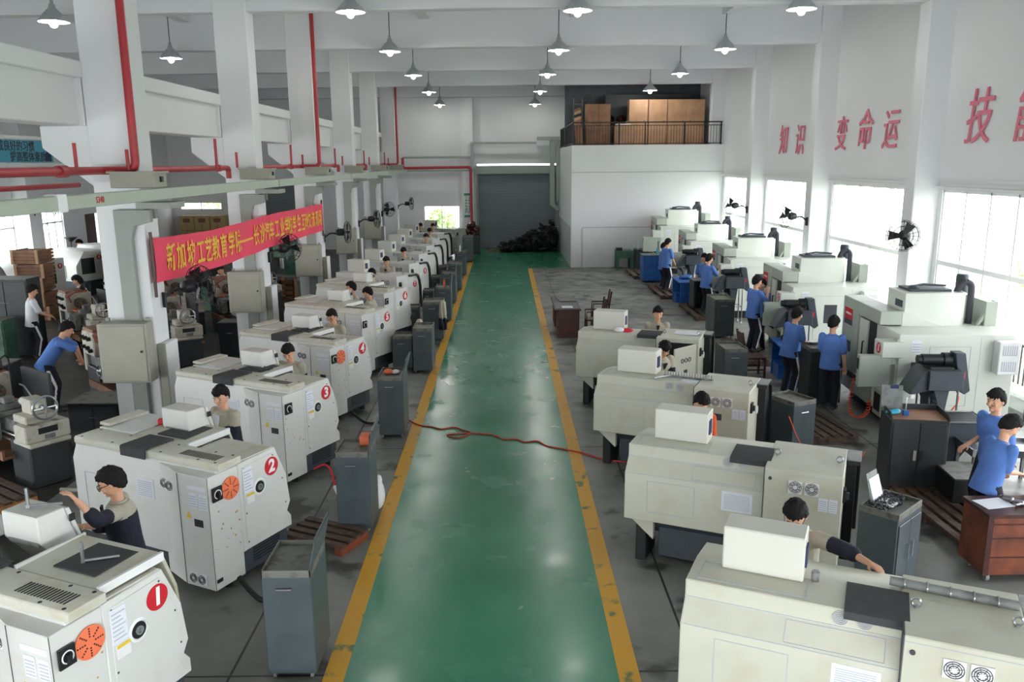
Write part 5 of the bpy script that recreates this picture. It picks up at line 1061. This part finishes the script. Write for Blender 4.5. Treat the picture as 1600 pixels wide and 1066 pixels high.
for x in (.05, 2.5): MB().box(x, .05, 0, x + .06, .85, .36).build('leg', 'cabinet_dark', t)
t = thing('milling_machine', 'tall green milling machine behind the third left column', 'machine', (-7.6, 27.2, 0), -.3)
MB().box(0, 0, 0, .7, .9, .7).build('base', 'green_machine', t, .03); MB().box(.1, .35, .7, .6, .9, 1.9).box(.12, -.25, 1.5, .58, .9, 1.95).build('column', 'green_machine', t, .04); MB().box(-.3, -.3, .8, 1.0, .2, .9).build('table', 'iron_grey', t); MB().cyl((.35, -.1, 1.15), (.35, -.1, 1.5), .07).build('spindle', 'steel', t); MB().cyl((.35, .4, 1.95), (.35, .4, 2.3), .14).build('motor', 'black_iron', t)
t = thing('press', 'large dark machine behind the banner between the second and third columns', 'machine', (-10.5, 25.9, 0), -.3)
MB().box(0, 0, 0, 1.4, 1.0, .9).build('base', 'green_machine', t, .03); MB().box(.1, .3, .9, 1.2, .9, 2.2).build('frame', 'cabinet_dark', t, .04); MB().ball((.6, .1, 1.3), (.3, .3, .35)).build('flywheel', 'black_iron', t); MB().box(-.1, -.3, .9, 1.5, .4, 1.0).build('table', 'dirty_steel', t)
t = thing('grinding_machine', 'dark green machine farther back between the second and third columns', 'machine', (-11.6, 27.6, 0), -.4)
MB().box(0, 0, 0, 1.8, .9, .95).build('base', 'green_machine', t, .03); MB().box(.3, .3, .95, 1.0, .9, 1.7).build('head', 'base_dark', t, .03); MB().cyl((.6, .25, 1.3), (.6, .35, 1.3), .2).build('wheel', 'dirty_steel', t)
t = thing('wooden_crate', 'open wooden crate standing below the khaki box of the third column', 'crate', (-7.2, 26.25, 0)); b = MB().box(0, 0, 0, .45, .4, .03)
for k in range(5): b.box(0, -.02, .05 + k * .17, .45, 0, .17 + k * .17)
b.box(0, -.02, 0, .05, .4, .9).box(.4, -.02, 0, .45, .4, .9); b.build('boards', 'wood_brown', t)
t = thing('arched_machine', 'large grey arch-topped machine with brown sheet at the left edge of the side hall', 'machine', (-15.6, 23.6, 0), -.2)
n = 14; pts = [(1.3 * math.cos(PI * k / n), 1.2 + .9 * math.sin(PI * k / n)) for k in range(n + 1)]; inn = [(1.05 * math.cos(PI * k / n), 1.2 + .7 * math.sin(PI * k / n)) for k in range(n + 1)]
MB().prism(pts + [(-1.3, 0), (-1.1, 0)] + inn[::-1] + [(1.1, 0), (1.3, 0)], 'y', 0, .35).build('arch', 'iron_grey', t, .01); MB().box(-1.0, .05, .4, 1.0, .1, 1.35).build('brown_sheet', 'wood_brown', t); MB().cyl((-.2, -.02, 1.5), (-.2, .2, 1.5), .25).build('motor', 'base_dark', t)
t = thing('floor_stand', 'black cone-topped stand beside the dark red door', 'stand', (-17.0, 32.6, 0)); MB().rev([(.25, 1.75), (.02, 1.55), (.02, .03), (.2, .02), (.2, 0)], n=16).build('pole', 'black', t)
pallet('long wooden pallet in the side hall under the bending man in blue', (-8.7, 14.4, 0), -.7, 1.9, -.7, n=4)
pallet('wooden pallet in the lower left corner in front of the nearest engine lathe', (-8.2, 11.9, 0), -.62, 2.2, -.8, n=5, end='wood_end')
pallet('wooden pallet in front of the lathe right of the first column', (-8.0, 18.6, 0), -.95, 2.2, -.6, n=4, end='wood_brown')
pallet('wooden pallet behind the bending man in blue', (-10.5, 15.3, 0), -.7, 2.2, -.7, n=4)
MB().tube(smooth_path([(-6.2, 11.6, .62), (-5.9, 11.5, .4), (-5.75, 11.3, .1), (-5.9, 11.0, .03), (-6.3, 11.0, .03)]), .03, 8).build('cable', 'box_khaki', None, smooth=60, label='brown hose curving down at the end of the nearest engine lathe', cat='hose')

# ---------------------------------------------------------------- people
def remesh(mb, vox, name, sm=3):
    me = mb.mesh('tmp'); o = bpy.data.objects.new('tmp', me); C.objects.link(o)
    r = o.modifiers.new('r', 'REMESH'); r.mode = 'VOXEL'; r.voxel_size = vox
    s = o.modifiers.new('s', 'SMOOTH'); s.factor = .5; s.iterations = sm
    bpy.context.view_layer.update(); dg = bpy.context.evaluated_depsgraph_get()
    out = bpy.data.meshes.new_from_object(o.evaluated_get(dg)); bpy.data.objects.remove(o); bpy.data.meshes.remove(me)
    out.name = name; out.materials.clear(); out.polygons.foreach_set('use_smooth', [True] * len(out.polygons)); return out
def ik(a, T, l1, l2, pole):
    a, T, pole = Vector(a), Vector(T), Vector(pole); d = T - a; D = min(d.length, (l1 + l2) * .995); d.normalize()
    T = a + d * D; x = (l1 * l1 - l2 * l2 + D * D) / (2 * D); h = math.sqrt(max(l1 * l1 - x * x, 1e-6))
    p = pole - d * pole.dot(d); p.normalize(); return a + d * x + p * h, T
def person(label, x, y, face, h=1.7, lean=0., crouch=0., pitch=0., yaw=0., rh=(.24, .12, .8), lh=(-.24, .12, .8), top='blue', low='stripe', hair='short', glasses=False, stance=.0, z=0., vox=.012, elbow=(0, -.6, -.5), wr=None, wl=None):
    """face = heading in degrees (0 = +y, 90 = -x); hands are given in body space, metres for a 1.7 m body"""
    t = thing('person', label, 'person', (x, y, z), math.radians(face)); k = h / 1.7
    hip = Vector((0, -.1 * crouch - .12 * math.sin(lean) * .6, .9 - .42 * crouch)); sp = Vector((0, math.sin(lean), math.cos(lean))); fw = Vector((0, math.cos(lean), -math.sin(lean)))
    X = Vector((1, 0, 0)); nb = hip + sp * .52
    def W2B(q): return Matrix.Rotation(-math.radians(face), 3, 'Z') @ (Vector(q) - Vector((x, y, z))) / k
    if wr: rh = W2B(wr)
    if wl: lh = W2B(wl)
    def P(s, f=0., r=0.): return hip + sp * s + fw * f + X * r
    sh = {1: P(.47, 0, .185), -1: P(.47, 0, -.185)}
    hc = nb + Vector((0, math.sin(lean * .8), math.cos(lean * .8))) * .192 + fw * .02
    Rh = Matrix.Rotation(yaw, 3, 'Z') @ Matrix.Rotation(-(pitch + lean * .55), 3, 'X')
    def HD(a, b, c): return hc + Rh @ Vector((a, b, c))
    # --- body: one continuous surface
    b = MB()
    def ringv(s, rx, ry, f=0): return b.ring(P(s, f), X * rx, fw * ry, 18)
    b.skin([ringv(-.1, .12, .09), ringv(-.02, .15, .105), ringv(.1, .14, .098), ringv(.22, .14, .1), ringv(.36, .16, .108, .005), ringv(.45, .15, .088), ringv(.5, .09, .07), ringv(.53, .058, .058)])
    b.cap(P(.5), HD(0, -.015, -.04), .056, .052)
    st = b.nv(); b.ball((0, 0, 0), (.074, .094, .108), 20, 14).ball((0, .022, -.052), (.056, .066, .066), 16, 10).ball((0, .0, .03), (.077, .092, .085), 18, 12)
    b.cap((0, .088, .012), (0, .112, -.022), .011, .016, 8).ball((0, .082, -.062), (.024, .016, .011), 10, 6).ball((0, .076, -.095), (.024, .02, .016), 10, 6)
    for s in (1, -1): b.ball((s * .077, -.008, -.005), (.013, .023, .034), 10, 8).ball((s * .036, .072, -.03), (.026, .02, .024), 10, 6)
    for v in list(b.bm.verts)[st:]: v.co = hc + Rh @ (v.co * 1.1)
    arm = {}
    for s, T in ((1, rh), (-1, lh)):
        el, wr = ik(sh[s], Vector(T), .29, .25, Vector((elbow[0] * s, elbow[1], elbow[2]))); arm[s] = (el, wr)
        b.cap(sh[s] - X * (s * .012), el, .043, .036).cap(el, wr, .039, .027)
        d = (wr - el).normalized(); side = d.cross(Vector((0, 0, 1)));
        side = (side if side.length > .2 else X.copy()).normalized() * s; dn = d.cross(side).normalized();
        if dn.z > 0: dn = -dn
        pc = wr + d * .05 + dn * .006
        for q in (-.024, -.008, .008, .024): b.cap(wr + side * q * .6, wr + d * .085 + side * q, .017, .0135, 8)
        for i, (q, L_) in enumerate(((-.03, .066), (-.01, .078), (.01, .073), (.03, .056))):
            r0 = wr + d * .085 + side * q; m1 = r0 + (d * .9 + dn * (.25 + .06 * i)).normalized() * L_ * .55; m2 = m1 + (d * .55 + dn * .8).normalized() * L_ * .5
            b.cap(r0, m1, .0095, .0088, 7).cap(m1, m2, .0088, .0075, 7)
        th0 = wr + d * .025 - side * .022; th1 = th0 + (d * .6 - side * .75 + dn * .3).normalized() * .04; b.cap(th0, th1, .013, .011, 7).cap(th1, th1 + (d * .9 - side * .15 + dn * .4).normalized() * .034, .0105, .0085, 7)
    hips = {s: hip + X * (s * .085) + Vector((0, 0, -.02)) for s in (1, -1)}; ank = {}; kn = {}
    for s in (1, -1):
        A = Vector((s * (.105 + .03 * abs(stance)), s * stance * .18 + .02, .085)); kk, A = ik(hips[s], A, .415, .408, Vector((s * .1, 1, 0))); kn[s], ank[s] = kk, A
        b.cap(hips[s], kk, .085, .056).cap(kk, A, .056, .04).cap(A + Vector((0, -.04, -.045)), A + Vector((s * .015, .15, -.055)), .035, .03)
    body = remesh(b, vox * .72, 'body', 2); body.materials.append(M['skin']); body.transform(Matrix.Scale(k, 4)); bo = link('body', body, t)
    # --- hair, eyes, mouth
    hb = bmesh.new(); bmesh.ops.create_icosphere(hb, subdivisions=4, radius=1)
    lo = -.075 if hair in ('short', 'fringe') else -.17
    for v in hb.verts:
        d = v.co.copy(); front = d.y; jag = .16 * noise.noise(Vector((d.x * 11, x * 3, y))) + .06 * math.sin(d.x * 25 + x * 9); lim = (.4 if hair != 'fringe' else .2) + jag if front > .5 else (.4 + jag - (.5 - front) / .55 * .59 if front > -.05 else -.19 - (-.05 - front) * 1.3 if hair in ('short', 'fringe') else -1)
        on_ = max(0, min(1, (d.z - lim) / .12 + .5)); nz = noise.noise(d * 4 + Vector((x, y, 0))) * .045 + noise.noise(Vector((d.x * 14, d.y * 14, d.z * 4))) * .07
        r = .88 * (1 - on_) + (1.13 + nz * 1.6 + .05 * max(0, d.z)) * on_
        if hair == 'long' and d.z < 0 and front < .1: r = 1.14 + nz; v.co = Vector((d.x * .09 * r, d.y * .1 * r - .012, d.z * .2))
        else: v.co = Vector((d.x * .08 * r, d.y * .1 * r - .004, d.z * .108 * r + .012))
        v.co = (hc + Rh @ (v.co * 1.15)) * k
    me = bpy.data.meshes.new('hair'); hb.to_mesh(me); hb.free(); me.materials.append(M['hair']); me.polygons.foreach_set('use_smooth', [True] * len(me.polygons)); link('hair', me, t)
    e = MB()
    for s in (1, -1): e.ball((s * .032, .081, .0), (.011, .008, .0045), 10, 6).ball((s * .033, .086, .025), (.018, .004, .003), 8, 4)
    e.xf(Matrix.Scale(k, 4) @ Matrix.Translation(hc) @ (Rh * 1.1).to_4x4()).build('eyes', 'hair', t, smooth=80)
    MB().ball((0, .094, -.063), (.021, .006, .0035), 10, 4).xf(Matrix.Scale(k, 4) @ Matrix.Translation(hc) @ (Rh * 1.1).to_4x4()).build('mouth', 'wood_red', t, smooth=80)
    if glasses:
        g = MB()
        for s in (1, -1): g.circle((s * .036, .105, .002), (0, 1, 0), .026, .0035, 16, 5).tube([(s * .06, .104, .005), (s * .082, .0, .008)], .003, 4)
        g.tube([(-.012, .106, .005), (.012, .106, .005)], .003, 4); g.xf(Matrix.Scale(k, 4) @ Matrix.Translation(hc) @ (Rh * 1.1).to_4x4()).build('glasses', 'black', t)
    # --- trousers
    b = MB(); b.skin([b.ring(P(s, f), X * rx, fw * ry, 18) for s, rx, ry, f in ((-.12, .13, .11, 0), (-.02, .172, .128, 0), (.08, .158, .118, 0))])
    for s in (1, -1): b.cap(hips[s], kn[s], .105, .08, 14).cap(kn[s], ank[s] + Vector((0, 0, .0)), .08, .066, 14)
    me = remesh(b, vox, 'trousers', 4); me.materials.append(M['trouser_navy']); me.materials.append(M['white_paint'])
    if low == 'stripe':
        for p in me.polygons:
            c = p.center; s = 1 if c.x > 0 else -1
            if c.z < .8 and p.normal.x * s > .972 and abs(c.x) > .1: p.material_index = 1
    me.transform(Matrix.Scale(k, 4)); link('trousers', me, t)
    for s in (1, -1): MB().cap(ank[s] + Vector((0, -.045, -.04)), ank[s] + Vector((s * .015, .16, -.05)), .042, .036, 12).xf(Matrix.Scale(k, 4)).build('shoe', 'shoe', t, smooth=80)
    # --- shirt or jacket
    long_ = top in ('jacket', 'jacket_navy'); b = MB(); o_ = .026 if not long_ else .04
    b.skin([b.ring(P(s, f), X * (rx + o_), fw * (ry + o_), 20) for s, rx, ry, f in ((-.13, .165, .12, 0), (.0, .158, .112, 0), (.12, .15, .105, 0), (.24, .15, .105, 0), (.36, .162, .11, .005), (.44, .15, .092, 0), (.49, .1, .07, 0), (.512, .055 , .05, 0))])
    for s in (1, -1):
        el, wr = arm[s]; e_ = el - sh[s]
        if long_: b.cap(sh[s] - X * (s * .008), el, .073, .066, 14).cap(el, el + (wr - el) * .3, .066, .066, 14)
        else: b.cap(sh[s] - X * (s * .01), sh[s] + e_ * .3, .067, .064, 14).cap(sh[s] + e_ * .3, sh[s] + e_ * .85, .064, .07, 14)
    me = remesh(b, vox, top, 4)
    ms = {'blue': ['shirt_blue'], 'white': ['shirt_white'], 'plaid': ['shirt_plaid'], 'red': ['shirt_red'], 'navyblue': ['blue'], 'jacket': ['jacket_beige', 'trouser_navy'], 'jacket_navy': ['jacket_beige', 'trouser_navy']}[top]
    for m_ in ms: me.materials.append(M[m_])
    if long_:
        for p in me.polygons:
            c = p.center - hip; s_ = c.dot(sp); lat = abs(p.center.x); sd = 1 if p.center.x > 0 else -1
            el = arm[sd][0]; near = (p.center - el).length
            cut = .1 if top == 'jacket' else .4
            if s_ < cut or near < .17 or (lat > (.27 if top == 'jacket' else .2) and s_ < (.36 if top == 'jacket' else .43)): p.material_index = 1
    me.transform(Matrix.Scale(k, 4)); so = link('jacket' if long_ else 'shirt', me, t)
    if long_:
        MB().prism([(-.05, .5), (.05, .5), (.012, .3), (-.012, .3)] if 'open' in label else [(-.035, .5), (.035, .5), (.006, .38), (-.006, .38)], 'y', 0, .02).xf(Matrix.Scale(k, 4) @ Matrix.Translation(hip) @ Matrix((X, fw, sp)).transposed().to_4x4() @ Matrix.Translation((0, .135, 0))).build('undershirt', 'shirt_white' if 'open' in label else 'trouser_navy', so)
        MB().prism([(-.006, .3), (.006, .3), (.006, -.1), (-.006, -.1)], 'y', 0, .01).xf(Matrix.Scale(k, 4) @ Matrix.Translation(hip) @ Matrix((X, fw, sp)).transposed().to_4x4() @ Matrix.Translation((0, .146, 0))).build('zipper', 'steel', so)
    cl = MB().circle(tuple(P(.515, .0)), tuple(sp), .062, .019 if long_ else .013, 16, 6).xf(Matrix.Scale(k, 4)).build('collar', 'jacket_beige' if long_ else ms[0], so if True else t, smooth=80)
    return t
def LM(my, u, v, th=-.47, mx=-3.0): return (mx + u * math.cos(th) - v * math.sin(th), my + u * math.sin(th) + v * math.cos(th))
J = dict(top='jacket', low='plain')
person('man in glasses and navy-beige jacket reaching to the control pendant of lathe 1', -3.6, 7.26, 108, 1.72, .08, 0, .3, 0, top='jacket_navy', low='plain', glasses=True, vox=.009, elbow=(.5, -.3, -.8), wl=(-3.72, 6.72, 1.66), wr=(-3.84, 7.0, 1.3))
person('man in open beige jacket looking down behind lathe 2', -3.6, 10.25, 150, 1.7, .1, 0, .25, .3, (.1, .3, .95), (-.12, .3, .95), vox=.01, **J)
person('man in beige jacket with head bowed behind lathe 3', -3.42, 13.0, 165, 1.68, .25, 0, .5, .2, (.15, .24, .98), (-.15, .24, .98), **J)
person('man in glasses and beige jacket behind lathe 4', -3.3, 16.0, 150, 1.7, .25, 0, .3, .2, (.15, .24, .98), (-.15, .24, .98), glasses=True, **J)
person('man behind lathe 5 turned to his left, the taller of the talking pair', -3.62, 19.5, 120, 1.7, .05, 0, .1, -.3, (.3, .25, 1.0), (-.15, .35, .95), **J)
person('man behind lathe 5 seen from behind, arm stretched to his workmate', -3.1, 19.2, 80, 1.62, .2, 0, .2, .2, (.1, .4, 1.05), (-.15, .5, 1.12), hair='fringe', **J)
for i, (px, py, f, l_, pt) in enumerate(((-3.51, 22.13, 150, 'bowed man in beige jacket behind lathe 6', .4), (-3.55, 25.0, 165, 'man in beige jacket behind lathe 7', .3), (-3.35, 27.7, 165, 'bowed man behind lathe 8 in beige jacket', .5), (-3.1, 33.1, 165, 'man in beige jacket behind the unnumbered lathe fourth from the end', .3), (-3.24, 35.95, 180, 'bowed man, dark hair only showing, near the end of the left row', .6), (-3.3, 38.6, 170, 'man in beige jacket standing before the end window', .15), (-3.95, 38.95, 190, 'man half hidden left of the end window at the last lathes', .4))):
    person(l_, px, py, f, 1.7, .15, 0, pt, .1, (.15, .24, .98), (-.15, .24, .98), vox=.016, **J)
# right row
person('man with glasses in beige jacket reaching over the nearest right lathe', 2.57, 6.73, 150, 1.7, .4, 0, .4, 0, (-.1, .45, .9), top='jacket', low='plain', glasses=True, vox=.009, elbow=(.9, -.1, .1), wl=(2.9, 5.96, 1.36))
person('boy in orange shirt crouching behind the second right lathe', 2.44, 10.15, 190, 1.68, .25, .16, .2, 0, (.15, .35, .9), (-.15, .35, .9), top='red', low='plain', hair='fringe')
person('man bent down behind the third right lathe, only hair and shoulder showing', 2.5, 13.3, 200, 1.66, .4, .0, .6, -.3, (.1, .4, .9), (-.2, .4, .9), **J)
person('boy in beige jacket writing at the top of the fourth right lathe', 2.98, 15.9, 175, 1.68, .1, 0, .2, .1, (.06, .36, 1.14), (-.1, .36, 1.12), **J)
# students in blue at the machining centres
B = dict(top='blue', low='stripe')
person('student in blue standing with back turned on the pallet, white-striped trousers, before machining centre 1', 5.72, 14.1, -35, 1.64, .04, 0, .3, -.2, (.25, .05, .76), (-.2, .3, 1.0), z=.138, **B)
person('student in blue turned sideways with hands joined at the red-topped cabinet', 5.48, 15.5, -65, 1.7, .2, 0, .1, .15, (.1, .42, 1.02), (-.05, .42, 1.0), hair='fringe', **B)
person('student in blue raising a hand to the pendant of machining centre 2', 5.74, 18.8, -70, 1.72, .08, 0, .2, 0, (.1, .3, 1.36), (-.2, .3, 1.2), z=.138, elbow=(.3, -.2, -.9), **B)
person('student in blue half hidden behind the pendant of machining centre 2', 6.15, 19.5, 130, 1.68, .05, 0, .1, 0, hair='fringe', **B)
person('student in blue reaching up to the pendant of the third machining centre', 5.78, 23.5, -60, 1.7, .1, 0, .15, 0, (.1, .38, 1.3), (-.15, .3, 1.0), z=.138, elbow=(.3, -.2, -.9), **B)
person('student in blue mostly hidden by the pendant of the third machining centre', 6.15, 25.4, 170, 1.66, .1, 0, .3, 0, **B)
person('student in blue at the pendant of the fourth machining centre, back turned', 5.52, 28.15, -60, 1.72, .05, 0, .2, 0, (.2, .25, .8), (-.1, .3, 1.1), z=.138, **B)
person('student in blue behind his classmate at the fourth machining centre', 5.55, 29.0, -80, 1.64, .05, 0, .1, 0, **B)
person('nearer student in blue looking down at his hands, lower right', 5.52, 8.86, -80, 1.64, .3, 0, .55, -.1, (.06, .34, 1.0), (-.12, .3, 1.06), vox=.01, hair='short', z=0.005, stance=.3, **B)
person('farther student in blue looking away to the window, lower right', 6.02, 9.65, 110, 1.7, .05, 0, .1, .1, (.2, .2, 1.0), (-.26, .05, .78), vox=.01, **B)
# side hall
person('man in white polo shirt and striped trousers at the side hall lathe', -11.2, 19.3, -50, 1.72, .1, 0, .35, 0, (.12, .36, .98), (-.1, .36, 1.0), top='white', low='stripe')
person('woman with long hair in a plaid shirt reaching over a lathe', -11.2, 21.95, 130, 1.64, .3, 0, .35, -.2, (.1, .48, 1.0), (-.1, .45, 1.0), top='plaid', low='plain', hair='long')
person('man in blue shirt and striped trousers bending over an engine lathe', -8.2, 14.45, -65, 1.7, .6, 0, .2, 0, (.08, .5, .95), (-.1, .52, .93), z=.138, elbow=(.3, -.2, .5), **B)
person('man in white shirt working behind the chrome headstock right of the first column', -8.1, 23.9, 160, 1.68, .35, 0, .4, 0, (.12, .4, .95), (-.12, .4, .95), top='white', low='plain')
person('man in dark blue leaning over a machine near the dark red door', -16.5, 33.0, 120, 1.7, .55, 0, .4, 0, (.12, .45, .98), (-.12, .45, .98), top='navyblue', low='plain')
